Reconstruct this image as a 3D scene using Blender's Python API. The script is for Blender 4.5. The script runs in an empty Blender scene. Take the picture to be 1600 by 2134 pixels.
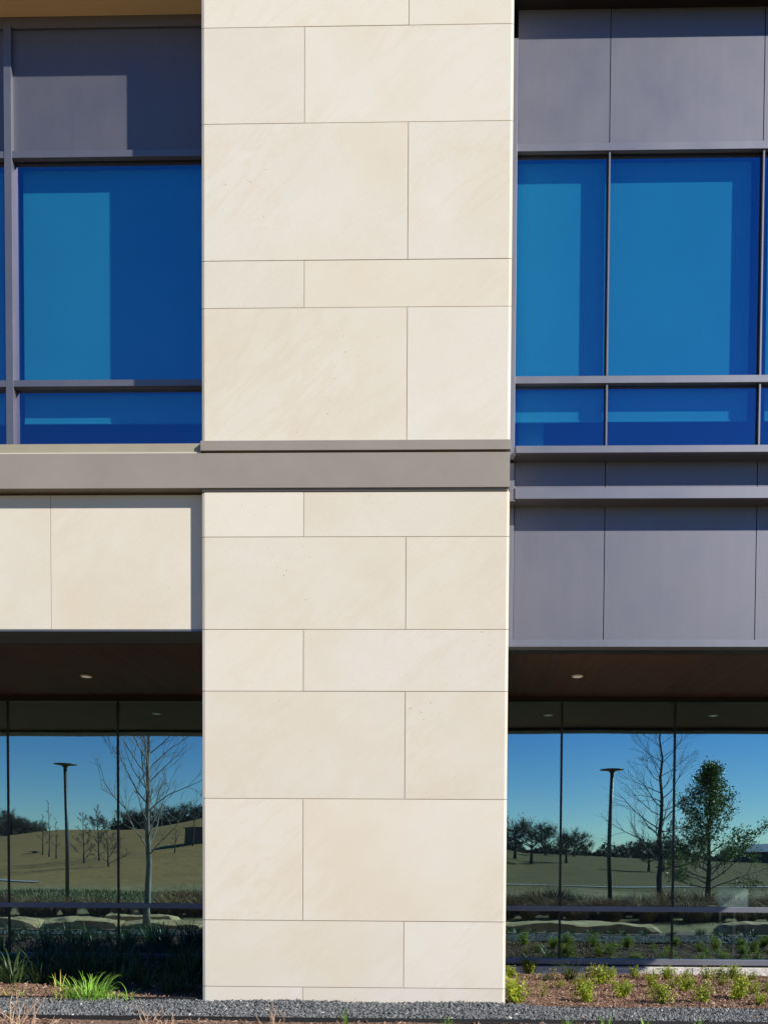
import bpy, math, random
import numpy as np
from mathutils import Matrix, Vector
S = bpy.context.scene
COL = S.collection
random.seed(7); RNG = np.random.default_rng(7)

# ------------------------------------------------------------------ camera
F, W0, H0 = 1780.0, 1600.0, 2134.0
CX, CY, EYE = 868.17, 1852.0, 1.364
ya, pi_, ro = (math.radians(v) for v in (1.26638, -1.69812, 0.34991))
fw = Vector((-math.sin(ya)*math.cos(pi_), math.cos(ya)*math.cos(pi_), math.sin(pi_)))
r0 = Vector((math.cos(ya), math.sin(ya), 0)); u0 = r0.cross(fw)
RR = r0*math.cos(ro) + u0*math.sin(ro); UU = -r0*math.sin(ro) + u0*math.cos(ro)
cam = bpy.data.cameras.new('camera'); co = bpy.data.objects.new('camera', cam); COL.objects.link(co)
co.matrix_world = Matrix(((RR.x, UU.x, -fw.x, 0), (RR.y, UU.y, -fw.y, 0), (RR.z, UU.z, -fw.z, EYE), (0, 0, 0, 1)))
cam.sensor_fit = 'HORIZONTAL'; cam.sensor_width = 36; cam.lens = F/W0*36
cam.shift_x = (W0/2-CX)/W0; cam.shift_y = (CY-H0/2)/W0
cam.clip_start = .05; cam.clip_end = 3000
S.camera = co
def at(px, py, Y):
    """world point on the plane y=Y seen at a pixel of the photograph (used for measuring the facade)"""
    d = fw*F + RR*(px-CX) + UU*(CY-py)
    k = Y/d.y
    return d.x*k, EYE+d.z*k
def X(px, py, Y): return at(px, py, Y)[0]
def Z(px, py, Y): return at(px, py, Y)[1]
def Z2(a, ya_, b, yb, Y): return .5*(Z(a, ya_, Y)+Z(b, yb, Y))

# ------------------------------------------------------------------ light
SUN = Vector((1.78, -1.0, 1.34)).normalized()
sl = bpy.data.lights.new('sun', 'SUN'); sl.energy = 4.2; sl.angle = math.radians(.5); sl.color = (1, .955, .88)
so = bpy.data.objects.new('sun', sl); COL.objects.link(so); so.rotation_euler = SUN.to_track_quat('Z', 'Y').to_euler()
wd = bpy.data.worlds.new('World'); S.world = wd; wd.use_nodes = True
wn = wd.node_tree.nodes; wl = wd.node_tree.links
sky = wn.new('ShaderNodeTexSky'); sky.sky_type = 'NISHITA'; sky.sun_disc = False
sky.sun_elevation = math.asin(SUN.z); sky.sun_rotation = math.atan2(SUN.x, SUN.y)
sky.air_density = 1.0; sky.dust_density = .0; sky.ozone_density = 5; sky.altitude = 300
hs = wn.new('ShaderNodeHueSaturation'); hs.inputs['Saturation'].default_value = 1.30; hs.inputs['Hue'].default_value = .512; hs.inputs['Value'].default_value = .9
wl.new(sky.outputs[0], hs.inputs['Color']); wl.new(hs.outputs[0], wn['Background'].inputs[0]); wn['Background'].inputs[1].default_value = .078
S.view_settings.view_transform = 'Standard'; S.view_settings.look = 'None'; S.view_settings.gamma = 1
S.view_settings.exposure = 1.0
S.cycles.max_bounces = 8; S.cycles.transparent_max_bounces = 12; S.cycles.sample_clamp_indirect = 6
S.cycles.caustics_reflective = False; S.cycles.use_denoising = True

# ------------------------------------------------------------------ materials
def srgb(r, g, b):
    f = lambda c: c/12.92 if c <= .04045 else ((c+.055)/1.055)**2.4
    return (f(r/255), f(g/255), f(b/255))
class NT:
    def __init__(s, name):
        s.m = bpy.data.materials.new(name); s.m.use_nodes = True; s.t = s.m.node_tree
        s.n = s.t.nodes; s.l = s.t.links; s.b = s.n['Principled BSDF']; s.out = s.n['Material Output']
    def new(s, k, **kw):
        o = s.n.new(k)
        for a, v in kw.items(): setattr(o, a, v)
        return o
    def set(s, node, inp, v):
        if hasattr(v, 'is_output') or isinstance(v, bpy.types.NodeSocket): s.l.new(v, node.inputs[inp])
        else: node.inputs[inp].default_value = v
    def coord(s, scale=(1, 1, 1), rot=(0, 0, 0), island=False):
        tc = s.new('ShaderNodeTexCoord'); mp = s.new('ShaderNodeMapping')
        s.l.new(tc.outputs['Object'], mp.inputs['Vector']); mp.inputs['Scale'].default_value = scale; mp.inputs['Rotation'].default_value = rot
        if island:
            g = s.new('ShaderNodeNewGeometry'); m = s.new('ShaderNodeMath', operation='MULTIPLY'); m.inputs[1].default_value = 37.0
            s.l.new(g.outputs['Random Per Island'], m.inputs[0]); s.l.new(m.outputs[0], mp.inputs['Location'])
        return mp.outputs[0]
    def island(s): return s.new('ShaderNodeNewGeometry').outputs['Random Per Island']
    def noise(s, vec, scale, detail=4, rough=.55, dist=0):
        n = s.new('ShaderNodeTexNoise'); s.l.new(vec, n.inputs['Vector'])
        n.inputs['Scale'].default_value = scale; n.inputs['Detail'].default_value = detail
        n.inputs['Roughness'].default_value = rough; n.inputs['Distortion'].default_value = dist
        return n.outputs['Fac']
    def ramp(s, fac, stops):
        r = s.new('ShaderNodeValToRGB'); s.l.new(fac, r.inputs[0]); e = r.color_ramp.elements
        while len(e) < len(stops): e.new(.5)
        for i, (p, c) in enumerate(stops):
            e[i].position = p; e[i].color = (*c, 1) if len(c) == 3 else c
        return r.outputs[0]
    def mix(s, f, a, b, mode='MIX'):
        m = s.new('ShaderNodeMix', data_type='RGBA', blend_type=mode)
        for i, v in ((0, f), (6, a), (7, b)):
            if isinstance(v, bpy.types.NodeSocket): s.l.new(v, m.inputs[i])
            else: m.inputs[i].default_value = (*v, 1) if isinstance(v, tuple) and len(v) == 3 else v
        return m.outputs[2]
    def bump(s, h, strength, dist):
        b = s.new('ShaderNodeBump'); s.l.new(h, b.inputs['Height']); b.inputs['Strength'].default_value = strength
        b.inputs['Distance'].default_value = dist
        return b.outputs[0]
    def fin(s, color=None, rough=None, metal=None, normal=None, spec=None):
        if color is not None: s.set(s.b, 'Base Color', (*color, 1) if isinstance(color, tuple) else color)
        if rough is not None: s.set(s.b, 'Roughness', rough)
        if metal is not None: s.set(s.b, 'Metallic', metal)
        if normal is not None: s.l.new(normal, s.b.inputs['Normal'])
        if spec is not None: s.b.inputs['Specular IOR Level'].default_value = spec
        return s.m
B3 = lambda v: (v, v, v)
def mat_stone(name, c1, c2, joint=False):
    t = NT(name)
    v = t.coord(island=True); v1 = t.coord((1, 1, 1), (0, .75, 0), island=True)
    m2 = t.new('ShaderNodeMapping'); m2.inputs['Scale'].default_value = (.55, 1, 2.3); t.l.new(v1, m2.inputs['Vector']); v2 = m2.outputs[0]
    isl = t.island()
    tone = t.ramp(isl, [(0, c1), (.3, tuple(a*.95 for a in c1)), (.55, c2), (.8, (c1[0]*1.0, c1[1]*.975, c1[2]*.93)), (1, tuple(a*1.04 for a in c1))])
    vein = t.noise(v2, 1.9, 6, .55, .35)
    veinm = t.ramp(vein, [(.44, B3(0)), (.5, B3(1)), (.55, B3(0))])
    blot = t.ramp(t.noise(v, .8, 4, .5, .2), [(.48, B3(0)), (.8, B3(1))])
    col = t.mix(t.ramp(t.noise(v, 1.4, 6, .6, .5), [(.35, B3(0)), (.7, B3(.5))]), tone, (c1[0]*1.05, c1[1]*1.06, c1[2]*1.12))
    vz = t.ramp(t.noise(v, .75, 2), [(.42, B3(.03)), (.68, B3(.20))])
    f = t.new('ShaderNodeMath', operation='MULTIPLY'); t.l.new(veinm, f.inputs[0]); t.l.new(vz, f.inputs[1])
    col = t.mix(f.outputs[0], col, (c2[0]*.93, c2[1]*.80, c2[2]*.62))
    f2 = t.new('ShaderNodeMath', operation='MULTIPLY'); t.l.new(blot, f2.inputs[0]); f2.inputs[1].default_value = .6
    col = t.mix(f2.outputs[0], col, (c2[0]*1.01, c2[1]*.93, c2[2]*.80))
    # pits and flecks
    vo = t.new('ShaderNodeTexVoronoi'); t.l.new(v, vo.inputs['Vector']); vo.inputs['Scale'].default_value = 13; vo.inputs['Randomness'].default_value = 1
    pm = t.new('ShaderNodeMath', operation='LESS_THAN'); t.l.new(vo.outputs['Distance'], pm.inputs[0])
    zone = t.ramp(t.noise(v, 1.1, 2), [(.52, B3(0)), (.72, B3(.13))])
    t.l.new(zone, pm.inputs[1])
    pm2 = t.new('ShaderNodeMath', operation='MULTIPLY'); t.l.new(pm.outputs[0], pm2.inputs[0]); pm2.inputs[1].default_value = .55
    col = t.mix(pm2.outputs[0], col, (c2[0]*.6, c2[1]*.46, c2[2]*.32))
    fine = t.noise(v, 60, 4, .65)
    col = t.mix(t.ramp(fine, [(.3, B3(.08)), (.7, B3(0))]), col, (c2[0]*.7, c2[1]*.62, c2[2]*.5))
    ad = t.new('ShaderNodeMath', operation='MULTIPLY_ADD'); t.l.new(pm.outputs[0], ad.inputs[0]); ad.inputs[1].default_value = -.5; t.l.new(fine, ad.inputs[2])
    return t.fin(col, .78, 0, t.bump(ad.outputs[0], .22, .004), .3)
M = {}
M['limestone'] = mat_stone('limestone', (.635, .588, .49), (.595, .54, .43))
M['mortar'] = NT('mortar').fin((.50, .38, .24), .9)
t = NT('cast_stone'); v = t.coord()
M['cast_stone'] = t.fin(t.ramp(t.noise(v, 1.3, 7, .6), [(.3, (.232, .205, .172)), (.7, (.272, .244, .207))]), .75, 0, t.bump(t.noise(v, 90, 3), .15, .003), .3)
t = NT('tan_sill_stone'); v = t.coord()
M['tan_stone'] = t.fin(t.ramp(t.noise(v, 2.1, 6), [(.3, (.27, .24, .17)), (.7, (.32, .29, .21))]), .8, 0, t.bump(t.noise(v, 90, 3), .2, .003))
M['pale_line'] = NT('pale_sealant').fin((.5, .46, .37), .7)
def mat_metal(name, c, rough=.42, wav=.02):
    t = NT(name); v = t.coord((1, 1, .6))
    n = t.noise(v, .9, 5, .55); sv = t.coord((9, 9, .25)); n2 = t.noise(sv, 1.5, 5, .6)
    col = t.mix(n, tuple(a*.97 for a in c), tuple(a*1.03 for a in c)); col = t.mix(t.ramp(n2, [(.45, B3(0)), (.8, B3(.16))]), col, tuple(a*1.3 for a in c))
    return t.fin(col, t.ramp(t.noise(v, 3, 4), [(.3, B3(rough-.04)), (.7, B3(rough+.05))]), .75, t.bump(t.noise(v, 1.4, 2), wav, .012), .4)
M['metal'] = mat_metal('grey_metal_panel', (.162, .159, .184), .56)
M['frame'] = mat_metal('grey_anodised_frame', (.185, .185, .212), .52)
M['dark_frame'] = mat_metal('dark_bronze_frame', (.035, .032, .034), .4)
M['gasket'] = NT('black_gasket').fin((.006, .006, .008), .7)
t = NT('wood_soffit'); v = t.coord((7, .35, 1)); pl = t.coord()
isl = t.island()
c = t.mix(t.noise(v, 2.5, 6, .6, .6), (.075, .030, .018), (.13, .056, .033))
c = t.mix(t.ramp(isl, [(0, B3(0)), (1, B3(.5))]), c, (.06, .027, .018))
M['wood_soffit'] = t.fin(c, .5, 0, None, .4)
M['tan_soffit'] = NT('tan_soffit').fin((.78, .57, .35), .8)
M['black'] = NT('black_paint').fin((.01, .01, .011), .6)
M['lamp_trim'] = NT('pale_lamp_trim').fin((.75, .72, .66), .35)
t = NT('lit_lens'); t.b.inputs['Emission Color'].default_value = (1, .9, .75, 1); t.b.inputs['Emission Strength'].default_value = .09; M['lit_lens'] = t.fin((.8, .78, .72), .4)
M['curb'] = (lambda t, v: t.fin(t.ramp(t.noise(v, 6, 6, .7), [(.3, (.42, .40, .36)), (.7, (.66, .63, .58))]), .9, 0, t.bump(t.noise(v, 22, 5, .7), .8, .02)))(*(lambda t: (t, t.coord()))(NT('rough_concrete_curb')))
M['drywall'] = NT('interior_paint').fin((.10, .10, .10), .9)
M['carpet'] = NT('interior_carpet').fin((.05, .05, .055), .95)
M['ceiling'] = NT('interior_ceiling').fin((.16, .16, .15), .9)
M['shade'] = (lambda t, v: t.fin(t.ramp(t.noise(v, 1.2, 3), [(.3, (.62, .64, .62)), (.7, (.70, .71, .69))]), .85))(*(lambda t: (t, t.coord()))(NT('shade_fabric')))
def mat_glass(name, trans, tint, fac, fac2, wav, scale):
    t = NT(name); t.n.remove(t.b)
    v = t.coord((1, 1, .8), island=True)
    nb = t.bump(t.noise(v, scale, 1, .4), 1.0, wav)
    tr = t.new('ShaderNodeBsdfTransparent'); tr.inputs[0].default_value = (*trans, 1)
    gl = t.new('ShaderNodeBsdfGlossy'); gl.inputs['Roughness'].default_value = 0.0; gl.inputs[0].default_value = (*tint, 1); t.l.new(nb, gl.inputs['Normal'])
    lw = t.new('ShaderNodeLayerWeight'); lw.inputs[0].default_value = .25
    mr = t.new('ShaderNodeMapRange'); t.l.new(lw.outputs['Fresnel'], mr.inputs[0])
    mr.inputs[1].default_value = .05; mr.inputs[2].default_value = .8; mr.inputs[3].default_value = fac; mr.inputs[4].default_value = fac2
    mx = t.new('ShaderNodeMixShader'); t.l.new(mr.outputs[0], mx.inputs[0]); t.l.new(tr.outputs[0], mx.inputs[1]); t.l.new(gl.outputs[0], mx.inputs[2])
    t.l.new(mx.outputs[0], t.out.inputs['Surface'])
    return t.m
M['glass_up'] = mat_glass('blue_coated_glass', (.20, .67, .82), (.80, .69, 1.0), .32, .6, .003, .45)
M['glass_low'] = mat_glass('reflective_glass', (.86, .98, .93), (.58, .92, 1.0), .46, .8, .006, .45)
def mat_leaf(name, cols, rough=.5, trans=.35):
    t = NT(name); isl = t.island()
    c = t.ramp(isl, [(i/(len(cols)-1), k) for i, k in enumerate(cols)])
    t.fin(c, rough, 0, None, .35)
    tl = t.new('ShaderNodeBsdfTranslucent'); t.l.new(c, tl.inputs[0]); mx = t.new('ShaderNodeMixShader'); mx.inputs[0].default_value = trans
    t.l.new(t.b.outputs[0], mx.inputs[1]); t.l.new(tl.outputs[0], mx.inputs[2]); t.l.new(mx.outputs[0], t.out.inputs['Surface'])
    return t.m
M['lime_leaf'] = mat_leaf('lime_leaf', [(.12, .20, .012), (.24, .34, .02), (.34, .40, .025), (.42, .40, .04), (.17, .28, .02)])
M['olive_leaf'] = mat_leaf('olive_leaf', [(.10, .17, .015), (.20, .26, .02), (.30, .30, .03), (.36, .26, .04)])
M['blade'] = mat_leaf('green_blade', [(.030, .060, .020), (.05, .095, .028), (.085, .14, .04), (.04, .07, .03)], .4, .3)
M['bright_blade'] = mat_leaf('bright_blade', [(.14, .32, .03), (.24, .46, .05), (.34, .52, .10), (.18, .38, .04)], .4, .4)
M['gold_blade'] = mat_leaf('golden_blade', [(.40, .36, .07), (.48, .34, .12), (.25, .30, .05)], .5, .35)
M['twig_dry'] = mat_leaf('dry_twig', [(.36, .22, .13), (.48, .33, .22), (.27, .15, .09), (.55, .42, .30)], .8, .05)
M['tussock'] = mat_leaf('dry_tussock_blade', [(.20, .115, .05), (.32, .20, .09), (.12, .065, .03), (.42, .29, .15)], .8, .1)
M['bank_grass'] = mat_leaf('bank_grass', [(.05, .08, .02), (.12, .14, .04), (.2, .18, .07), (.07, .11, .03)], .7, .1)
M['oak_leaf'] = mat_leaf('oak_leaf', [(.06, .11, .022), (.10, .17, .035), (.17, .22, .05), (.07, .12, .03)], .45, .25)
M['red_leaf'] = mat_leaf('clinging_leaf', [(.12, .05, .02), (.2, .09, .03)], .7, .2)
t = NT('bark'); v = t.coord((3, 3, .6)); M['bark'] = t.fin(t.ramp(t.noise(v, 6, 5), [(.3, (.045, .04, .032)), (.7, (.10, .09, .07))]), .9)
t = NT('pale_bark'); v = t.coord((2, 2, .5)); M['pale_bark'] = t.fin(t.ramp(t.noise(v, 5, 5), [(.3, (.12, .11, .09)), (.7, (.40, .37, .31))]), .85)
M['pole'] = mat_metal('lamp_pole_paint', (.10, .10, .095), .5)
t = NT('gravel_chip'); isl = t.island()
M['gravel'] = t.fin(t.ramp(isl, [(0, (.035, .038, .042)), (.3, (.065, .07, .073)), (.6, (.105, .11, .112)), (.9, (.15, .155, .15)), (.99, (.18, .18, .17)), (1, (.55, .53, .49))]), .75, 0, t.bump(t.noise(t.coord(), 120, 2), .3, .003))
t = NT('gravel_base'); M['gravel_base'] = t.fin(t.ramp(t.noise(t.coord(), 70, 4), [(.3, (.03, .03, .032)), (.7, (.12, .12, .12))]), .95)
t = NT('mulch_shred'); isl = t.island()
M['mulch'] = t.fin(t.ramp(isl, [(0, (.07, .035, .022)), (.3, (.14, .075, .045)), (.6, (.20, .115, .075)), (.85, (.27, .17, .115)), (1, (.38, .27, .19))]), .9)
t = NT('soil'); M['soil'] = t.fin(t.ramp(t.noise(t.coord(), 25, 6, .7), [(.3, (.07, .042, .028)), (.7, (.22, .13, .085))]), .95, 0, t.bump(t.noise(t.coord(), 30, 5, .7), .8, .02))
t = NT('steel_edging'); M['edging'] = t.fin((.012, .011, .010), .6)
t = NT('field'); v = t.coord()
dry = t.ramp(t.noise(v, .11, 10, .72), [(.3, (.21, .125, .042)), (.5, (.30, .18, .066)), (.7, (.16, .105, .038))])
dry2 = t.ramp(t.noise(v, .14, 10, .72), [(.3, (.10, .075, .028)), (.5, (.145, .108, .042)), (.7, (.085, .075, .028))])
grn = t.ramp(t.noise(v, 1.2, 6, .7), [(.3, (.14, .12, .045)), (.7, (.34, .27, .14))])
sp = t.new('ShaderNodeSeparateXYZ'); t.l.new(v, sp.inputs[0])
mx_ = t.new('ShaderNodeMapRange'); t.l.new(sp.outputs[0], mx_.inputs[0]); mx_.inputs[1].default_value = -14; mx_.inputs[2].default_value = 6
dry = t.mix(mx_.outputs[0], dry, dry2)
nz = t.noise(v, .25, 4, .6); ma = t.new('ShaderNodeMath', operation='MULTIPLY_ADD'); t.l.new(nz, ma.inputs[0]); ma.inputs[1].default_value = 9; t.l.new(sp.outputs[1], ma.inputs[2])
mr = t.new('ShaderNodeMapRange'); t.l.new(ma.outputs[0], mr.inputs[0]); mr.inputs[1].default_value = -9; mr.inputs[2].default_value = -14; mr.inputs[3].default_value = 0; mr.inputs[4].default_value = 1
M['field'] = t.fin(t.mix(mr.outputs[0], grn, dry), .95, 0, t.bump(t.noise(v, .9, 6, .7), .6, .25), .1)
t = NT('boulder'); v = t.coord((1, 1, 2.2))
M['boulder'] = t.fin(t.ramp(t.noise(v, 2.2, 8, .65), [(.3, (.20, .13, .055)), (.5, (.46, .32, .15)), (.75, (.62, .47, .26))]), .9, 0, t.bump(t.noise(v, 7, 7, .7), .7, .03))
M['concrete'] = NT('path_concrete').fin((.30, .29, .27), .9)
M['far_brick'] = NT('far_brick').fin((.12, .09, .075), .9)
M['far_roof'] = NT('far_roof').fin((.16, .19, .24), .6)
M['white'] = NT('white_ceramic').fin((.75, .77, .78), .4)
M['chair'] = NT('grey_upholstery').fin((.75, .77, .80), .8)
M['woods'] = mat_leaf('far_woods_twigs', [(.045, .040, .032), (.075, .062, .046), (.11, .09, .065)], .9, .1)

# ------------------------------------------------------------------ mesh helpers
def tag(o, label=None, cat=None, group=None, kind=None):
    if label: o['label'] = label
    if cat: o['category'] = cat
    if group: o['group'] = group
    if kind: o['kind'] = kind
    return o
def empty(name, loc=(0, 0, 0)):
    o = bpy.data.objects.new(name, None); COL.objects.link(o); o.location = loc; o.empty_display_size = .2
    return o
class MB:
    def __init__(s): s.v = []; s.f = []; s.m = []
    def poly(s, pts, mi=0):
        n = len(s.v); s.v += [tuple(p) for p in pts]; s.f.append(tuple(range(n, n+len(pts)))); s.m.append(mi)
    def box(s, x0, x1, y0, y1, z0, z1, mi=0):
        n = len(s.v)
        s.v += [(x0, y0, z0), (x1, y0, z0), (x1, y1, z0), (x0, y1, z0), (x0, y0, z1), (x1, y0, z1), (x1, y1, z1), (x0, y1, z1)]
        for f in ((3, 2, 1, 0), (4, 5, 6, 7), (0, 1, 5, 4), (1, 2, 6, 5), (2, 3, 7, 6), (3, 0, 4, 7)):
            s.f.append(tuple(n+i for i in f)); s.m.append(mi)
        return s
    def prism(s, xy, z0, z1, mi=0):      # xy polygon counter-clockwise seen from above
        n = len(s.v); k = len(xy)
        s.v += [(x, y, z0) for x, y in xy] + [(x, y, z1) for x, y in xy]
        s.f.append(tuple(n+k-1-i for i in range(k))); s.f.append(tuple(n+k+i for i in range(k))); s.m += [mi, mi]
        for i in range(k):
            j = (i+1) % k; s.f.append((n+i, n+j, n+k+j, n+k+i)); s.m.append(mi)
        return s
    def prof(s, yz, x0, x1, mi=0):       # profile in y,z swept along x
        n = len(s.v); k = len(yz)
        s.v += [(x0, y, z) for y, z in yz] + [(x1, y, z) for y, z in yz]
        s.f.append(tuple(n+i for i in range(k))); s.f.append(tuple(n+2*k-1-i for i in range(k))); s.m += [mi, mi]
        for i in range(k):
            j = (i+1) % k; s.f.append((n+j, n+i, n+k+i, n+k+j)); s.m.append(mi)
        return s
    def tube(s, pts, rad, n=5, mi=0, cap=True):
        pts = [Vector(p) for p in pts]; base = len(s.v)
        for i, p in enumerate(pts):
            d = (pts[min(i+1, len(pts)-1)]-pts[max(i-1, 0)]).normalized()
            a = d.orthogonal().normalized() if i == 0 else (a-d*a.dot(d)).normalized()
            b = d.cross(a)
            for k in range(n):
                an = 2*math.pi*k/n; s.v.append(tuple(p+(a*math.cos(an)+b*math.sin(an))*rad[i]))
        for i in range(len(pts)-1):
            for k in range(n):
                q = base+i*n; s.f.append((q+k, q+(k+1) % n, q+n+(k+1) % n, q+n+k)); s.m.append(mi)
        if cap:
            s.f.append(tuple(base+n-1-k for k in range(n))); s.f.append(tuple(base+(len(pts)-1)*n+k for k in range(n))); s.m += [mi, mi]
        return s
    def lathe(s, prof, n=24, c=(0, 0, 0), mi=0):
        base = len(s.v)
        for r, z in prof:
            for k in range(n):
                a = 2*math.pi*k/n; s.v.append((c[0]+r*math.cos(a), c[1]+r*math.sin(a), c[2]+z))
        for i in range(len(prof)-1):
            for k in range(n):
                q = base+i*n; s.f.append((q+k, q+(k+1) % n, q+n+(k+1) % n, q+n+k)); s.m.append(mi)
        s.f.append(tuple(base+n-1-k for k in range(n))); s.f.append(tuple(base+(len(prof)-1)*n+k for k in range(n))); s.m += [mi, mi]
        return s
    def build(s, name, mats, parent=None, smooth=False, bevel=0):
        me = bpy.data.meshes.new(name); me.from_pydata(s.v, [], s.f)
        for m in (mats if isinstance(mats, (list, tuple)) else [mats]): me.materials.append(m)
        me.polygons.foreach_set('material_index', s.m)
        if smooth: me.polygons.foreach_set('use_smooth', [True]*len(me.polygons))
        me.update(); o = bpy.data.objects.new(name, me); COL.objects.link(o)
        if parent: o.parent = parent
        if bevel:
            b = o.modifiers.new('bevel', 'BEVEL'); b.width = bevel; b.segments = 2; b.limit_method = 'ANGLE'; b.angle_limit = math.radians(40)
        return o
def np_mesh(name, V, T, mat, parent=None, k=3):
    """mesh from arrays: V (n,3) vertices, T (m,k) faces"""
    me = bpy.data.meshes.new(name); T = np.asarray(T, np.int32); V = np.asarray(V, np.float32)
    me.vertices.add(len(V)); me.vertices.foreach_set('co', V.ravel())
    me.loops.add(T.size); me.loops.foreach_set('vertex_index', T.ravel())
    me.polygons.add(len(T)); me.polygons.foreach_set('loop_start', np.arange(0, T.size, k, dtype=np.int32))
    me.polygons.foreach_set('loop_total', np.full(len(T), k, np.int32))
    me.materials.append(mat); me.update(calc_edges=True); me.validate()
    o = bpy.data.objects.new(name, me); COL.objects.link(o)
    if parent: o.parent = parent
    return o
def rand_rot(n, tilt=1.0):
    q = RNG.normal(size=(n, 4)); q[:, 1:3] *= tilt; q /= np.linalg.norm(q, axis=1)[:, None]
    w, x, y, z = q.T
    return np.stack([np.stack([1-2*(y*y+z*z), 2*(x*y-z*w), 2*(x*z+y*w)], 1), np.stack([2*(x*y+z*w), 1-2*(x*x+z*z), 2*(y*z-x*w)], 1),
                     np.stack([2*(x*z-y*w), 2*(y*z+x*w), 1-2*(x*x+y*y)], 1)], 1)
def chips(name, P, size, mat, tilt, parent=None):
    """a heap of chips: jittered cuboids at P (n,3), half sizes size (n,3)"""
    n = len(P); c = np.array([(-1, -1, -1), (1, -1, -1), (1, 1, -1), (-1, 1, -1), (-1, -1, 1), (1, -1, 1), (1, 1, 1), (-1, 1, 1)], float)
    V = c[None]*(1+RNG.uniform(-.42, .1, (n, 8, 3)))*size[:, None, :]
    V = np.einsum('nij,nkj->nki', rand_rot(n, tilt), V)+P[:, None, :]
    f = np.array([(3, 2, 1, 0), (4, 5, 6, 7), (0, 1, 5, 4), (1, 2, 6, 5), (2, 3, 7, 6), (3, 0, 4, 7)])
    T = (f[None]+8*np.arange(n)[:, None, None]).reshape(-1, 4)
    return np_mesh(name, V.reshape(-1, 3), T, mat, parent, 4)
def copy_tree(o, loc, rz=0, sc=1):
    c = o.copy(); COL.objects.link(c); c.location = loc; c.rotation_euler = (0, 0, rz); c.scale = (sc, sc, sc)
    for ch in list(o.children):
        d = ch.copy(); COL.objects.link(d); d.parent = c
    return c
ORD = ['first', 'second', 'third', 'fourth', 'fifth', 'sixth', 'seventh', 'eighth', 'ninth', 'tenth', 'eleventh', 'twelfth', 'thirteenth', 'fourteenth', 'fifteenth', 'sixteenth', 'seventeenth', 'eighteenth', 'nineteenth', 'twentieth']

# ------------------------------------------------------------------ facade measurements (metres)
YC = 8.37                                # front of the pier
XL, XR = -2.2964, .6649                  # pier edges
YS = 8.455                               # stone spandrel on the left
YFL, YPL, YGL, YBL = 8.85, 8.89, 8.91, 9.02     # left bay: mullion face, panel, glass, shade
YFR, YPR, YGR, YBR = 8.99, 9.03, 9.045, 9.145   # right bay
YG = 11.98                               # ground floor glass
XW0, XW1 = -10.5, 7.8                    # ends of what is built
rows_px = [(57, 49), (258, 251), (543, 539), (642, 638), (919, 917), (1025, 1024), (1119, 1118), (1312, 1312), (1441, 1441), (1664, 1667), (1918, 1922), (2057, 2061)]
RZ = [Z2(422, a, 1057, b, YC) for a, b in rows_px]
TOPZ = 12.3
bld = tag(empty('office_building', (0, YC, 0)), 'two-storey office building with cream limestone pier, grey metal panels and blue glass', 'building')
def part(mb, name, mats, parent=None, **k):
    o = mb.build(name, mats, parent or bld, **k)
    if (parent or bld) is bld: o.location = (0, -YC, 0)
    return o
# --- pier
g = .0065; ch = .026; cd = .008; YB = 9.75
J1, J2 = -1.3045, -.3085
mb = MB()
zs = [TOPZ, RZ[0]+3.6, RZ[0]+2.6, RZ[0]+1.25] + RZ[:5]
pat = [2, 1, 2, 1, 2, 1, 2, 1, 2]
bands = []
for i in range(len(zs)-1): bands.append((zs[i+1], zs[i], (2, 1)[i % 2]))
bands = [(b0, b1, 0) for b0, b1, _ in bands]
seq = {}
upper = list(zip(zs[:-1], zs[1:])); js = [1, 2, 1, 2, 1, 2, 1, 2]        # last band (E) has its joint at two thirds
low = list(zip(RZ[5:], RZ[6:]+[-.35])); jl = [1, 2, 1, 2, 1, 2, 1]
for (zt, zb), j in list(zip(upper, js))+list(zip(low, jl)):
    xj = J1 if j == 1 else J2
    dy = random.uniform(-.0012, .0012)
    mb.prism([(XL, YC+cd), (XL+ch, YC+dy), (xj-g/2, YC+dy), (xj-g/2, YB), (XL, YB)], zb+g/2, zt-g/2)
    dy = random.uniform(-.0012, .0012)
    mb.prism([(xj+g/2, YB), (xj+g/2, YC+dy), (XR-.002, YC+dy), (XR-.002+ch, YC+cd), (XR-.002+ch, YB)], zb+g/2, zt-g/2)
mb.prism([(XL+.008, YC+ch+.01), (XL+ch+.006, YC+.006), (XR-.008, YC+.006), (XR+ch-.012, YC+ch+.01), (XR+ch-.012, YB-.02), (XL+.008, YB-.02)], -.4, TOPZ-.02, 1)
part(mb, 'stone_pier', [M['limestone'], M['mortar']])
# --- belt course
zt = RZ[4]; YBELT = 8.345
z1, z2 = Z2(420, 941.5, 1058, 941, YBELT), Z2(420, 1016, 1058, 1016, YBELT)
mb = MB(); mb.prof([(YBELT, z2), (YBELT, z1-.008), (YBELT+.06, z1), (YC+.3, z1), (YC+.3, z2+.01), (YBELT+.02, z2+.005)][::-1], XW0, XR+.02)
mb.box(XL, XR+.006, YBELT+.017, YC+.3, RZ[5]+.004, z2+.004)          # bed under the belt where it crosses the pier
mb.box(XW0, XL-.002, YS+.03, YC+.5, z2-.11, z2+.004)
belt = part(mb, 'belt_course', M['cast_stone'], bevel=.003)
mb = MB(); mb.prof([(YBELT-.012, z1+.012), (YBELT-.012, zt-.012), (YC+.2, zt-.004), (YC+.2, z1+.012)][::-1], XL-.006, XR+.026)
o = mb.build('pier_cap_strip', M['cast_stone'], belt, bevel=.002)
mb = MB(); mb.prof([(YBELT+.03, z1+.012), (YBELT+.03, Z(200, 925, YBELT+.03)), (YFL-.002, Z(200, 925, YBELT+.03)+.012), (YFL-.002, z1+.012)][::-1], XW0, XL-.016)
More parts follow.
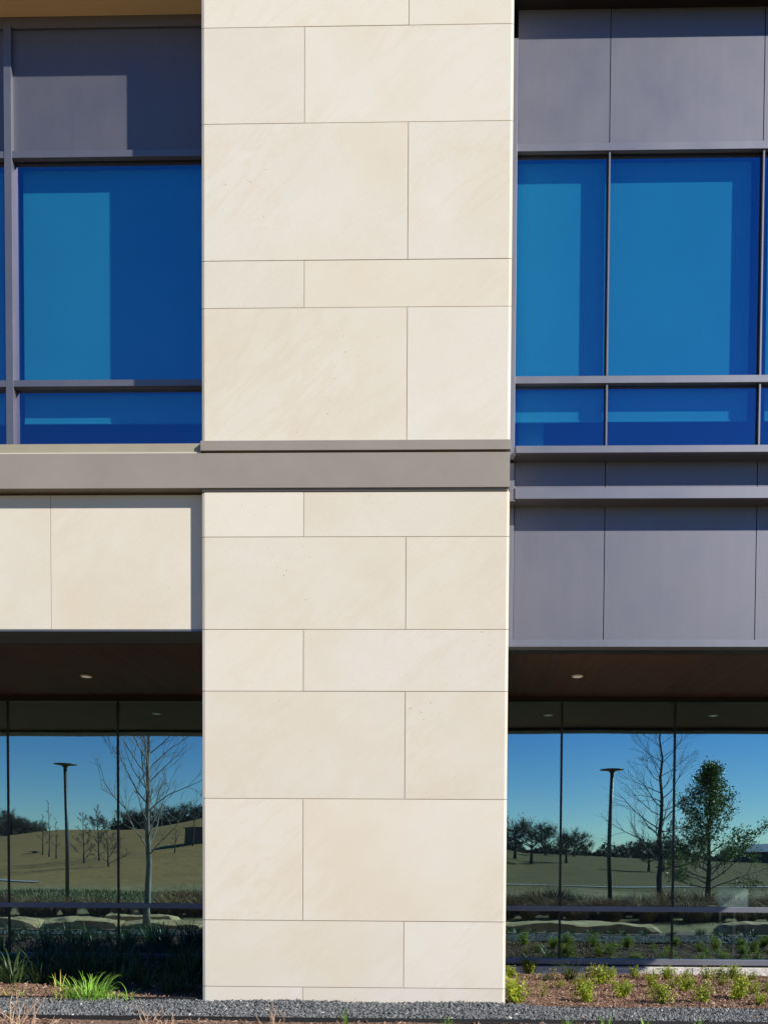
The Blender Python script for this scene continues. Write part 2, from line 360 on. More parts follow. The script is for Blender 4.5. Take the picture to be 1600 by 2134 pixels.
mb.prof([(YBELT+.012, z1-.002), (YBELT+.012, z1+.010), (YFL-.002, z1+.010), (YFL-.002, z1-.002)][::-1], XW0, XL-.007, 1)
mb.box(XL-.015, XL-.007, YBELT+.026, YFL-.002, z1+.011, Z(200, 925, YBELT+.03), 1)
o = mb.build('window_ledge', [M['tan_stone'], M['pale_line']], belt); o['label'] = 'tan stone ledge with pale joint above the belt'
# --- stone spandrel on the left
zt = z2-.02; zb = Z2(10, 1311, 410, 1312, YS); xj = X(106, 1180, YS)
xs = [XL-.004, xj, xj-2.08, xj-3.1, xj-5.2, XW0]
mb = MB()
for a, b in zip(xs[:-1], xs[1:]): mb.box(b+g/2, a-g/2, YS, YS+.09, zb, zt)
mb.box(XW0, XL, YS+.006, YS+.4, zb+.004, zt-.01, 1)
part(mb, 'stone_spandrel', [M['limestone'], M['mortar']])
mb = MB(); mb.box(XW0, XL-.001, YS-.004, YS+.45, zb-.022, zb-.001)
part(mb, 'spandrel_drip_edge', M['frame'])
ZSL = zb-.03
# --- generic framed bay
def frame_box(mb, x0, x1, z0, z1, y0, y1): mb.box(x0, x1, y0, y1, z0, z1)
# left bay: panel above, window, transom
zr = {k: Z2(5, a, 415, b, YFL) for k, (a, b) in dict(top=(32, 28), ph=(53, 51), pb=(312, 312), wt=(327, 325), t1=(792, 791), t2=(805, 804.5), bt=(922, 921)).items()}
ML0, ML1 = -4.455, -4.378
bay_top = TOPZ
m1 = 1.524
lm = [ML0, ML0-1*m1*1.25, ML0-2*m1*1.25, ML0-3*m1*1.25]
wl_ = part(MB().box(XW0, XL-.001, YFL+.012, YFL+.16, zr['pb'], zr['wt']-.002), 'window_band', M['frame']); wl_.name = 'window'
wl_['label'] = 'blue second-floor window left of the pier'
mb = MB(); mb.box(XW0, XL-.001, YFL, YFL+.012, zr['pb'], zr['wt']); mb.box(XW0, XL-.001, YFL-.004, YBL-.014, zr['t1'], zr['t2']); mb.build('transom', M['frame'], wl_, bevel=.0015)
for x in lm: MB().box(x, x+.077, YFL-.006, YBL-.016, zr['bt']-.02, zr['ph']+.02).build('mullion', M['frame'], wl_, bevel=.0015)
mb = MB(); mb.box(XW0, XL-.002, YGL-.008, YGL+.03, zr['wt']-.008, zr['wt']-.003); mb.box(XW0, XL-.002, YGL-.01, YGL-.002, zr['t1']-.007, zr['t1']-.002)
mb.build('gasket', M['gasket'], wl_)
xe = [XL+.2]+[x for x in lm for x in (x+.07, x+.01)]+[XW0]
for i in range(4):
    a, b = xe[2*i], xe[2*i+1]
    for z0_, z1_ in ((zr['t2'], zr['wt']-.01), (zr['bt']-.03, zr['t1'])):
        mb = MB(); mb.poly([(b, YGL, z0_), (a, YGL, z0_), (a, YGL, z1_), (b, YGL, z1_)]); mb.build('pane', M['glass_up'], wl_)
mb = MB()
for i in range(4):
    a, b = xe[2*i], xe[2*i+1]; mb.box(b-.0, a, YPL, YPL+.05, zr['pb']-.001, zr['ph'])
part(mb, 'metal_panel', M['metal'])
part(MB().box(XW0, XL-.001, YPL-.02, YPL+.05, zr['ph']+.002, zr['top']+.03), 'head_frame', M['frame'])
ov = MB().box(XW0, XL-.001, YS, YPL+.3, zr['top']+.04, TOPZ)
part(ov, 'upper_fascia', M['limestone'])
part(MB().box(XW0, XL-.002, YS+.004, YPL+.0, zr['top']+.012, zr['top']+.038), 'upper_soffit', M['tan_soffit'])
# right bay
def zR(a, b, Y): return Z2(1085, a, 1595, b, Y)
zq = dict(top=zR(23, 18, YPR), pb=zR(301, 291, YFR), wt=zR(317, 306.5, YFR), t1=zR(785.5, 780, YFR), t2=zR(800, 795.5, YFR), s1=zR(930.7, 925, 8.84), s2=zR(946, 939, 8.84), l1=zR(1018, 1012.5, 8.84), l2=zR(1041, 1036, 8.84), b1=zR(1334, 1332, YFR), b2=zR(1349, 1347.5, YFR))
XJ0 = X(1073, 800, YFR); MR = [1.7319, 3.2965]; MR += [MR[1]+1.56*i for i in (1, 2)]
wr = part(MB().box(XJ0, XW1-.05, YFR+.012, YFR+.16, zq['pb']+.001, zq['wt']-.002), 'window', M['frame'])
wr['label'] = 'wide blue second-floor window right of the pier'
mb = MB(); mb.box(XR-.02, XW1-.05, YFR-.002, YFR+.012, zq['pb'], zq['wt']); mb.box(XJ0, XW1-.05, YFR-.004, YBR-.014, zq['t1'], zq['t2'])
mb.build('transom', M['frame'], wr, bevel=.0015)
mb = MB(); mb.box(XR-.02, XJ0, YFR-.006, YFR+.2, zq['s2'], zq['top']-.3); mb.build('jamb', M['frame'], wr, bevel=.0015)
for x in MR[:3]: MB().box(x-.008, x+.008, YFR+.008, YBR-.014, zq['s1']-.02, zq['pb']-.001).build('mullion', M['frame'], wr)
mb = MB()
for x in MR[:3]:
    mb.box(x-.021, x-.009, YGR-.006, YGR+.04, zq['s1']-.02, zq['wt']); mb.box(x+.009, x+.015, YGR-.006, YGR+.04, zq['s1']-.02, zq['wt'])
mb.box(XJ0, XW1-.06, YGR-.012, YGR+.03, zq['wt']-.008, zq['wt']-.003); mb.box(XJ0, XW1-.06, YGR-.012, YGR+.0, zq['t1']-.006, zq['t1']-.001)
mb.build('gasket', M['gasket'], wr)
xe = [XJ0-.02]+MR[:3]+[XW1-.06]
for i in range(4):
    for z0_, z1_ in ((zq['t2']-.01, zq['wt']-.01), (zq['s1']-.06, zq['t1']+.01)):
        mb = MB(); mb.poly([(xe[i], YGR, z0_), (xe[i+1], YGR, z0_), (xe[i+1], YGR, z1_), (xe[i], YGR, z1_)]); mb.build('pane', M['glass_up'], wr)
gp = .009
PX = [1.7319, 3.2965, 4.86, 6.42]
def panels(z0_, z1_, x0):
    mb = MB(); e = [x0]+PX+[XW1]
    for a, b in zip(e[:-1], e[1:]): mb.box(a+gp/2, b-gp/2, YPR, YPR+.04, z0_, z1_)
    mb.box(x0, XW1-.01, YPR+.025, YPR+.12, z0_+.002, z1_-.002, 1)
    return part(mb, 'metal_panel', [M['metal'], M['gasket']])
panels(zq['pb']+.003, zq['top']+.02, XJ0+.003)
panels(zq['l1']-.04, zq['s2']+.05, XJ0+.003)
panels(zq['b1'], zq['l1']-.043, XJ0+.003)
for k in ('pb',):
    pass
mb = MB(); mb.box(XJ0-.06, XW1, YFR, YPR+.1, zq['b2'], zq['b1']-.002); mb.box(XJ0-.06, XJ0, YFR+.006, YPR+.1, zq['b1']-.001, zq['s2']-.03)
part(mb, 'panel_trim', M['frame'], bevel=.0015)
mb = MB(); mb.prof([(8.84, zq['s2']), (8.84, zq['s1']), (YPR-.03, zq['s1']+.015), (YPR+.005, zq['s1']+.015), (YPR+.005, zq['s2']-.006), (8.87, zq['s2']-.006)][::-1], XJ0+.004, XW1)
mb.box(XJ0-.012, XJ0+.003, 8.86, YPR+.01, zq['s2']-.02, zq['s1'])
part(mb, 'sill_ledge', M['frame'], bevel=.0015)
mb = MB(); mb.prof([(8.84, zq['l2']), (8.84, zq['l1']), (YPR-.03, zq['l1']+.01), (YPR+.002, zq['l1']+.01), (YPR+.002, zq['l2']-.004), (8.87, zq['l2']-.004)][::-1], XJ0-.002, XW1)
mb.box(XJ0-.055, XJ0-.003, 8.85, YPR-.002, zq['l2']-.02, zq['l1']+.02)
part(mb, 'lower_ledge', M['frame'], bevel=.0015)
part(MB().box(XR+.034, XW1, 8.81, YPR+.3, zq['top']+.022, TOPZ), 'upper_overhang', M['dark_frame'])
part(MB().box(XJ0-.1, XW1+.04, YPR+.32, 15.9, TOPZ-.3, TOPZ), 'roof', M['dark_frame'])
part(MB().box(XW0, XJ0-.11, YPR+.32, 15.9, TOPZ-.3, TOPZ), 'roof', M['dark_frame'])
# end walls, back wall, upper floor slab and rooms
mb = MB(); mb.box(XW1, XW1+.04, YPR-.0, 15.9, zq['b2'], TOPZ-.31); mb.box(XW0-.04, XW0, YS, 15.9, ZSL+.05, TOPZ-.31); mb.box(XW0, XW1, 15.9, 15.95, -.4, TOPZ)
part(mb, 'outer_wall', M['metal'])
zf = zq['s1']-.35
mb = MB()
mb.box(XW0, XW1-.01, YPR+.33, 15.8, zf-.6, zf, 0)                       # floor
mb.box(XW0, XW1-.01, YPR+.33, 15.8, zq['wt']+.25, zq['wt']+.4, 1)       # ceiling
mb.box(XW0, XW1-.01, 13.0, 13.1, zf, zq['wt']+.25, 2)
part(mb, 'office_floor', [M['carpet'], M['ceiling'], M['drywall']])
# recessed bays : soffits with boards
def soffit(x0, x1, y0, z, name='wood_soffit'):
    mb = MB(); x = x0
    while x < x1-.01:
        w = min(.135, x1-x); mb.box(x+.0012, x+w-.0012, y0, YG+.1, z, z+.02); x += .135
    mb.box(x0, x1, y0, YG+.1, z+.012, z+.35, 1)
    return part(mb, name, [M['wood_soffit'], M['black']])
ZHR = Z2(1070, 1452, 1590, 1452, YG-.08); ZHL = Z2(10, 1450, 415, 1450, YG-.08)
sfl = soffit(XW0, XL-.02+.5, YS+.46, ZHL); sfr = soffit(XR-.2, XW1, YPR+.30, ZHR)
sfl.name = 'soffit'; sfr.name = 'soffit'; sfl['label'] = 'dark wood soffit left of the pier'; sfr['label'] = 'dark wood soffit right of the pier'
part(MB().box(XR+.03, XW1, YPR+.101, YPR+.30, zq['b2']+.004, zq['b2']+.3), 'soffit_lip', M['dark_frame'])
def downlight(px, py, zc, sf):
    d = fw*F + RR*(px-CX) + UU*(CY-py); k = (zc-EYE)/d.z; x, y = d.x*k, d.y*k
    mb = MB(); mb.lathe([(.068, -.012), (.072, -.004), (.072, .0005)], 28, (x, y, zc)); mb.lathe([(.056, -.0135), (.056, -.0125)], 28, (x, y, zc), 1)
    o = mb.build('downlight', [M['lamp_trim'], M['lit_lens']], sf, smooth=False)
downlight(180, 1409, ZHL, sfl); downlight(1203, 1409, ZHR, sfr)
downlight(-260, 1409, ZHL, sfl); downlight(1640, 1409, ZHR, sfr)
# ground-floor glazing
def storefront(x0, x1, mull, lab, zt, pts):
    """pts: head bottom, transom top/bottom, sill top/bottom heights"""
    hb, ta, tb, sa, sb = pts
    w = part(MB().box(x0, x1, YG-.06, YG+.08, hb, zt+.01), 'window', M['dark_frame']); w['label'] = lab
    mb = MB(); mb.box(x0, x1, YG-.05, YG+.06, tb, ta); mb.build('transom', M['frame'], w, bevel=.002)
    mb = MB(); mb.box(x0, x1, YG-.07, YG+.08, sb, sa); mb.build('window_sill', M['frame'], w, bevel=.002)
    for x in mull:
        MB().box(x-.016, x+.016, YG-.006, YG+.07, sa+.002, hb-.001).build('mullion', M['dark_frame'], w)
    e = [x0]+list(mull)+[x1]
    for a, b in zip(e[:-1], e[1:]):
        if b-a < .05: continue
        for z0_, z1_ in ((ta-.005, hb+.005), (sa-.005, tb+.005)):
            ang = random.uniform(-.0011, .0011)
            mb = MB(); n = len(mb.v); dx = (b-a)*ang
            mb.poly([(a+.005, YG-dx, z0_), (b-.005, YG+dx, z0_), (b-.005, YG+dx, z1_), (a+.005, YG-dx, z1_)]); mb.build('pane', M['glass_low'], w)
    return w
gl_ = [Z2(5, a, 412, b, YG-.05) for a, b in ((1461.5, 1462), (1882.5, 1883.5), (1892, 1894), (1988, 1989), (1998.5, 2000))]
gr_ = [Z2(1065, a, 1595, b, YG-.05) for a, b in ((1464, 1463.5), (1889, 1891.5), (1900, 1902), (1999, 2001.5), (2009.5, 2012.5))]
storefront(XW0, XL+1.1, [-6.0476-3.05, -6.0476-1.53, -6.0476, -4.4824, -2.94], 'ground-floor glazing left of the pier mirroring lamp post and hill', ZHL, gl_)
storefront(XR-.9, XW1, [.3, X(1168, 1730, YG), X(1403, 1730, YG), X(1403, 1730, YG)+1.56, X(1403, 1730, YG)+3.1], 'ground-floor glazing right of the pier mirroring trees and sky', ZHR, gr_)
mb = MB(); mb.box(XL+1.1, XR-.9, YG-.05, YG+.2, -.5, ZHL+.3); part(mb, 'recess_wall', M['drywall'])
# curb
mb = MB()
n = 90
def curbrow(x0, x1, zt):
    xs_ = np.linspace(x0, x1, n)
    for a, b in zip(xs_[:-1], xs_[1:]):
        mb.box(a, b, YG-.15+random.uniform(-.006, .006), YG+.1, -.6, zt)
curbrow(XW0, XL+1.1, gl_[4]-.03); part(mb, 'foundation_curb', M['curb'])
mb = MB(); curbrow(XR-.9, XW1, gr_[4]-.03); part(mb, 'foundation_curb', M['curb'])
mb = MB(); mb.box(XW0, XW1, YG-.04, YG+.1, gr_[4]-.035, gr_[4]+.012); part(mb, 'sill_gap', M['gasket'])
# ground-floor room
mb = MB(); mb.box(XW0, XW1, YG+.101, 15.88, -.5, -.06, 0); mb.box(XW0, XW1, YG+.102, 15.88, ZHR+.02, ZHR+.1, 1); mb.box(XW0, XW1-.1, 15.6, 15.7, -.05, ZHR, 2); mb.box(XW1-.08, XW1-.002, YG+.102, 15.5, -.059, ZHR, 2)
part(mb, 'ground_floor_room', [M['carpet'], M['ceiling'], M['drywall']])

# ------------------------------------------------------------------ things in the rooms
def shade(x0, x1, zb, zt, Y, label):
    o = tag(empty('roller_shade', ((x0+x1)/2, Y, zt)), label, 'window shade', 'roller shades behind the second-floor glass')
    w = (x1-x0)/2; h = zt-zb; mb = MB(); k = 14
    for i in range(k):
        a = -w+2*w*i/k; b = -w+2*w*(i+1)/k
        mb.box(a, b, 0, .002, -h, 0)
    mb = MB().box(-w, w, 0, .003, -h, 0); mb.build('fabric', M['shade'], o)
    MB().box(-w, w, -.008, .012, -h-.02, -h-.001).build('hem_bar', M['shade'], o, bevel=.002)
    MB().tube([(-w, .05, .045), (w, .05, .045)], [.035, .035], 12).build('roller_tube', M['frame'], o)
zbl = Z2(50, 880, 415, 880, YBL); zbr = Z2(1085, 878, 1590, 873.5, YBR)
shade(X(50, 600, YBL), XL+.4, zbl, zr['wt']+.08, YBL, 'half-sunlit roller shade behind the glass between left mullion and pier')
shade(-6.1, X(9, 600, YBL), zbl, zr['wt']+.08, YBL, 'roller shade at the left photo edge, beyond the mullion')
shade(XJ0-.3, X(1262, 600, YBR)+.004, zbr, zq['wt']+.08, YBR, 'narrow half-sunlit roller shade just right of the pier')
shade(X(1262, 600, YBR)+.012, X(1561, 600, YBR), zbr, zq['wt']+.08, YBR, 'widest roller shade, mostly sunlit, behind the middle right pane')
shade(X(1597, 600, YBR), 4.7, zbr, zq['wt']+.08, YBR, 'roller shade cut off by the right photo edge')
zc = zr['t2']
for i, px in enumerate((382, 395, 408)):
    x = X(px, 790, YGL+.055)
    mb = MB().lathe([(.022, 0), (.027, .03), (.027, .05), (.012, .058), (.011, .055)], 16, (0, 0, 0))
    o = mb.build('cup', M['white'], smooth=True); o.location = (x, YGL+.045, zc+.001)
    tag(o, ('leftmost', 'middle', 'rightmost')[i]+' of three pale domed cups on the transom beside the pier', 'cup', 'three cups behind the left window')
# office chair seen below the first right shade
o = tag(empty('office_chair', (X(1106, 900, 9.5), 9.5, zf-.08)), 'pale office chair back seen under the shade beside the pier', 'chair')
mb = MB().prof([(.0, .62), (-.05, .95), (-.10, 1.12), (-.05, 1.13), (.02, .95), (.07, .62)], -.14, .14); mb.build('backrest', M['chair'], o, bevel=.03)
MB().box(-.22, .22, -.46, .02, .46, .54).build('seat', M['chair'], o, bevel=.03)
MB().tube([(0, -.2, .08), (0, -.2, .46)], [.03, .03], 10).build('column', M['black'], o)
mb = MB()
for k in range(5):
    a = k*2*math.pi/5; mb.tube([(0, -.2, .1), (.28*math.cos(a), -.2+.28*math.sin(a), .04)], [.025, .018], 6)
mb.build('base', M['black'], o)
# desk and screen panel low behind the right glazing
xa, xb = X(1496, 1880, YG+.25), X(1560, 1870, YG+.25)
o = tag(empty('desk', ((xa+xb)/2, YG+.5, -.06)), 'pale desk end catching a triangle of sun behind right glazing', 'desk')
w = (xb-xa)/2
MB().box(-w, w, -.28, .3, .78, .82).build('desk_top', M['white'], o)
for sx in (-1, 1):
    for sy in (-.24, .26): MB().box(sx*(w-.03)-.02, sx*(w-.03)+.02, sy-.02, sy+.02, 0, .78).build('leg', M['frame'], o)
ob = MB().box(-w, w, -.02, .02, 0, .265).build('privacy_screen', M['white']); ob.location = ((xa+xb)/2, YG+.25, .761)
tag(ob, 'pale upright screen lit as a triangle above the transom', 'desk screen')

# ------------------------------------------------------------------ ground
def lerp(x, xs_, ys_): return np.interp(x, xs_, ys_)
def gz(x, y):
    """terrain height; the land rises away from the building, behind the photographer"""
    x = np.asarray(x, float); y = np.asarray(y, float); v = 24-y
    b = lerp(v, [0, 12, 15.55, 15.62, 16.6, 18, 20, 23, 30, 45, 52, 400], [-.35, -.19, -.10, -.06, -.06, -.14, -.22, -.08, -.02, .22, .32, .5])
    a = x/np.maximum(v, 1)
    rid = lerp(a, [-.9, -.6, -.5, -.44, -.36, -.31, -.27, -.1, .05, .1, .25, .4, .7], [2.5, 3.6, 4.3, 5.1, 5.2, 5.8, 6.6, 5.6, 3.2, 2.3, 2.0, 1.3, 1.0])
    st = lerp(a, [-.3, 0, .1], [40, 45, 52])
    s = np.clip((v-st)/(112-st), 0, 1); s = s*s*(3-2*s)*.45+.55*np.sin(s*math.pi/2)
    far = np.clip((v-112)/200, 0, 1)
    return b+rid*s*(1-.75*far)+.06*np.sin(x*.7)*np.sin(y*.5)*np.clip((v-26)/10, 0, 1)
xs_ = np.unique(np.concatenate([np.arange(-12, 12.1, .4), np.arange(-120, 121, 4.0), np.linspace(-900, 900, 31)]))
ys_ = np.unique(np.concatenate([np.arange(-20, 13, .25), np.arange(-110, -20, 2.5), np.linspace(-1200, -110, 40), np.array([13.5, 16, 20, 40, 120, 400, 900])]))
GX, GY = np.meshgrid(xs_, ys_); V = np.stack([GX, GY, gz(GX, GY)-.012], -1).reshape(-1, 3)
nx, ny = len(xs_), len(ys_); i = np.arange(nx-1)[None]+nx*np.arange(ny-1)[:, None]
T = np.stack([i, i+1, i+nx+1, i+nx], -1).reshape(-1, 4)
gobj = np_mesh('ground', V, T, M['field'], None, 4); gobj['kind'] = 'structure'
for p in gobj.data.polygons: p.use_smooth = True
# planting beds
def sheet(name, x0, x1, y0, y1, zf_, mat, nx=30, ny=12):
    gx, gy = np.meshgrid(np.linspace(x0, x1, nx), np.linspace(y0, y1, ny)); V = np.stack([gx, gy, zf_(gx, gy)], -1).reshape(-1, 3)
    i = np.arange(nx-1)[None]+nx*np.arange(ny-1)[:, None]; T = np.stack([i, i+1, i+nx+1, i+nx], -1).reshape(-1, 4)
    return np_mesh(name, V, T, mat, None, 4)
def bedz(x, y):
    r = np.clip((x-.2)/.6, 0, 1)
    zl = lerp(y, [8.4, 9, 11.9], [-.02, -.035, -.16]); zr_ = lerp(y, [8.4, 9, 11.9], [-.075, -.085, -.165])
    return zl*(1-r)+zr_*r+.012*np.sin(x*5+y*3)*np.sin(y*4-x)
def gravz(x, y):
    r = np.clip((x-.5)/.7, 0, 1)
    return -.028-.045*r*np.clip((y-7.6)/.8, 0, 1)+.008*np.sin(x*3.1)*np.sin(y*7)
def nearz(x, y): return lerp(y, [4.0, 6.2, 7.42], [-.22, -.10, -.03])+.01*np.sin(x*4)*np.sin(y*5)
def st(o, label, cat, kind='stuff'): return tag(o, label, cat, None, kind)
b = sheet('planting_bed', XW0, XW1+3, 8.42, YG-.1, bedz, M['soil'], 60, 30); b['kind'] = 'structure'
b = sheet('gravel_bed', XW0-4, XW1+4, 7.40, 8.44, gravz, M['gravel_base'], 60, 10); b['kind'] = 'structure'
b = sheet('near_planting_bed', -16, 14, 3.6, 7.42, nearz, M['soil'], 60, 16); b['kind'] = 'structure'
# gravel chips
n = 46000
P = np.stack([RNG.uniform(-6, 5.2, n), RNG.uniform(7.43, 8.40, n), np.zeros(n)], 1)
P[:, 2] = gravz(P[:, 0], P[:, 1])+RNG.uniform(-.002, .026, n)
behind = (P[:, 0] > XL-.01) & (P[:, 0] < XR+.03) & (P[:, 1] > YC-.012); P = P[~behind]
sz = RNG.uniform(.55, 1.35, (len(P), 1))*np.array([[.0135, .0095, .0062]])
st(chips('gravel', P, sz, M['gravel'], .8), 'strip of crushed grey gravel along the foot of the building', 'gravel')
n = 6000
P = np.stack([np.concatenate([RNG.uniform(-14, -6, n//2), RNG.uniform(5.2, 11, n//2)]), RNG.uniform(7.43, 8.40, n), np.zeros(n)], 1)
P[:, 2] = gravz(P[:, 0], P[:, 1])+RNG.uniform(0, .02, n)
st(chips('gravel', P, RNG.uniform(.6, 1.3, (n, 1))*np.array([[.022, .016, .009]]), M['gravel'], .8), 'coarser gravel at both ends of the strip', 'gravel')
# mulch
def mulch(name, n, x0, x1, y0, y1, zf_, lab, skip=None):
    P = np.stack([RNG.uniform(x0, x1, n), RNG.uniform(y0, y1, n), np.zeros(n)], 1)
    P[:, 2] = zf_(P[:, 0], P[:, 1])+RNG.uniform(-.002, .014, n)
    if skip is not None: P = P[~skip(P)]
    s = RNG.uniform(.4, 1.5, (len(P), 1))*np.array([[.020, .0042, .0028]]); s[:, 0] *= RNG.uniform(.5, 1.6, len(P))
    st(chips(name, P, s, M['mulch'], .28), lab, 'mulch')
mulch('bark_mulch', 42000, XR+.04, 7.6, 8.45, YG-.16, bedz, 'brown shredded bark mulch in the sunlit bed right of the pier')
mulch('bark_mulch', 24000, -9.8, XL-.01, 8.45, YG-.16, bedz, 'brown bark mulch in the bed left of the pier')
mulch('bark_mulch', 6000, -5, 4.5, 6.3, 7.39, nearz, 'loose bark mulch on the near side of the gravel')
# fallen leaves
n = 420; lx = RNG.uniform(-5, 5.2, n); ly = RNG.uniform(7.45, 11.5, n); ok = ~((lx > XL-.03) & (lx < XR+.06) & (ly > YC-.03)); lx, ly = lx[ok], ly[ok]; n = len(lx)
lz = np.where(ly < 8.42, gravz(lx, ly)+.028, bedz(lx, ly)+.016); a = RNG.uniform(0, 6.28, n); l = RNG.uniform(.012, .032, n); c = np.stack([lx, ly, lz], 1)
d = np.stack([np.cos(a), np.sin(a), RNG.uniform(-.1, .35, n)], 1)*l[:, None]; q = np.stack([-np.sin(a), np.cos(a), RNG.uniform(-.2, .5, n)], 1)*l[:, None]*.45
st(np_mesh('fallen_leaves', np.stack([c-d, c+q, c+d, c-q], 1).reshape(-1, 3), np.arange(4*n).reshape(-1, 4), M['twig_dry'], None, 4), 'dry fallen leaves scattered over gravel and mulch', 'fallen leaves')
# steel edging
def edging(x0, x1, y, zf_, h, lab):
    mb = MB(); xx = np.linspace(x0, x1, 50)
    for a, b_ in zip(xx[:-1], xx[1:]):
        za, zb_ = float(zf_(a, y)), float(zf_(b_, y)); ya_, yb_ = y+.006*math.sin(a*2.1), y+.006*math.sin(b_*2.1)
        mb.poly([(a, ya_, za-.06), (b_, yb_, zb_-.06), (b_, yb_, zb_+h), (a, ya_, za+h)])
        mb.poly([(b_, yb_+.006, zb_-.06), (a, ya_+.006, za-.06), (a, ya_+.006, za+h), (b_, yb_+.006, zb_+h)])
        mb.poly([(a, ya_, za+h), (b_, yb_, zb_+h), (b_, yb_+.006, zb_+h), (a, ya_+.006, za+h)])
    tag(mb.build('garden_edging', M['edging']), lab, 'edging')
edging(-9, XL-.02, 8.425, lambda x, y: 0*x-.0, .012, 'black steel edging between gravel and left bed')
edging(XR+.06, 9, 8.425, lambda x, y: 0*x-.06, .012, 'black steel edging between gravel and sunlit right bed')
edging(-12, 12, 7.405, lambda x, y: 0*x-.02, .028, 'black steel edging along the near side of the gravel')

# ------------------------------------------------------------------ plants
def blade_clump(name, n, L, mat, spread=.06, wid=.008, up=1.1, droop=1.0, parent=None, seg=6):
    Vs = []; Fs = []; k = 0
    for _ in range(n):
        az = random.uniform(0, 2*math.pi); r = spread*math.sqrt(random.random()); a2 = az+random.gauss(0, .6)
        l = L*random.uniform(.5, 1.1); el = up*random.uniform(.75, 1.25); el = min(el, 1.5); dr = droop*random.uniform(.4, 1.5)
        p = Vector((r*math.cos(az), r*math.sin(az), -.01)); s = Vector((-math.sin(a2), math.cos(a2), 0)); w = wid*random.uniform(.6, 1.25)
        tw = random.uniform(-.5, .5)
        for i in range(seg+1):
            t_ = i/seg; e = el-dr*t_*t_*1.3; ww = w*(1-t_**2.2)*.5+.0006
            ss = s*math.cos(tw)+Vector((0, 0, 1))*math.sin(tw)
            Vs += [tuple(p-ss*ww), tuple(p+ss*ww)]
            if i < seg: Fs.append((k, k+1, k+3, k+2))
            k += 2
            p = p+Vector((math.cos(a2)*math.cos(e), math.sin(a2)*math.cos(e), math.sin(e)))*(l/seg)
    return np_mesh(name, np.array(Vs), np.array(Fs), mat, parent, 4)
def shrub(name, h, w, nst, nlf, ls, leafmat, stemmat):
    root = empty(name); mb = MB(); tips = []
    for i in range(nst):
        az = random.uniform(0, 2*math.pi); rr = w/2*random.uniform(.1, 1); hh = h*random.uniform(.55, 1)*(1-.35*(rr/(w/2))**2)
        pts = []; q = Vector((0, 0, -.015))
        for s_ in range(5):
            t_ = s_/4; pts.append((rr*math.cos(az)*t_**.8+random.gauss(0, .004), rr*math.sin(az)*t_**.8+random.gauss(0, .004), -.015+hh*t_))
        mb.tube(pts, [.003, .0027, .0022, .0016, .0008], 4); tips.append(pts)
    mb.build('stem', stemmat, root)
    n = nlf; Vs = np.zeros((n, 4, 3)); 
    for i in range(n):
        p = random.choice(tips); t_ = random.uniform(.18, 1.02)*4; a = min(int(t_), 3); f_ = t_-a
        c = np.array(p[a])*(1-f_)+np.array(p[a+1])*f_ + np.array([random.gauss(0, w*.07), random.gauss(0, w*.07), random.gauss(0, h*.03)])
        c[2] = max(c[2], .01)
        d = np.array([random.gauss(0, 1), random.gauss(0, 1), random.gauss(.7, .6)]); d /= np.linalg.norm(d)
        s_ = np.cross(d, np.array([random.gauss(0, 1), random.gauss(0, 1), random.gauss(0, 1)])); s_ /= np.linalg.norm(s_)+1e-6
        l = ls*random.uniform(.6, 1.2); Vs[i] = [c, c+d*l*.5+s_*l*.33, c+d*l, c+d*l*.5-s_*l*.33]
    np_mesh('foliage', Vs.reshape(-1, 3), np.arange(4*n).reshape(-1, 4), leafmat, root, 4)
    return root
def onbed(px, py, zf_=bedz):
    d = fw*F + RR*(px-CX) + UU*(CY-py); z = -.1
    for _ in range(6):
        k = (z-EYE)/d.z; z = float(zf_(d.x*k, d.y*k))
    return d.x*k, d.y*k, z
protos = [shrub('lime_shrub', .25, .23, 18, 900, .022, M['lime_leaf'], M['bark']), shrub('lime_shrub', .25, .19, 12, 520, .022, M['lime_leaf'], M['bark']),
          shrub('lime_shrub', .25, .23, 12, 460, .021, M['olive_leaf'], M['bark']), shrub('lime_shrub', .25, .29, 20, 1000, .022, M['lime_leaf'], M['bark']),
          shrub('lime_shrub', .25, .18, 8, 200, .020, M['olive_leaf'], M['bark'])]
sh = {'front': [(1074, 2094, 68, 0), (1225, 2091, 52, 3), (1296, 2082, 44, 0), (1380, 2093, 46, 3), (1468, 2093, 54, 1), (1534, 2083, 50, 3), (1582, 2097, 30, 0)],
      'middle': [(1132, 2078, 34, 4), (1251, 2054, 46, 3), (1208, 2066, 38, 2), (1361, 2060, 42, 1), (1427, 2069, 42, 0), (1505, 2056, 30, 2), (1545, 2060, 38, 1), (1597, 2068, 30, 2), (1445, 2092, 30, 4), (1192, 2085, 16, 4), (1165, 2062, 26, 2), (1278, 2068, 26, 4), (1400, 2062, 28, 2), (1575, 2074, 34, 1)],
      'back': [(1104, 2032, 38, 0), (1153, 2040, 26, 4), (1184, 2044, 26, 2), (1235, 2041, 36, 2), (1321, 2040, 30, 1), (1391, 2043, 34, 0), (1473, 2044, 36, 2), (1528, 2042, 34, 3), (1566, 2046, 26, 2), (1618, 2042, 30, 1), (1066, 2040, 30, 0), (1276, 2040, 26, 1), (1345, 2042, 24, 4), (1428, 2042, 28, 2), (1500, 2041, 30, 1)]}
used = set()
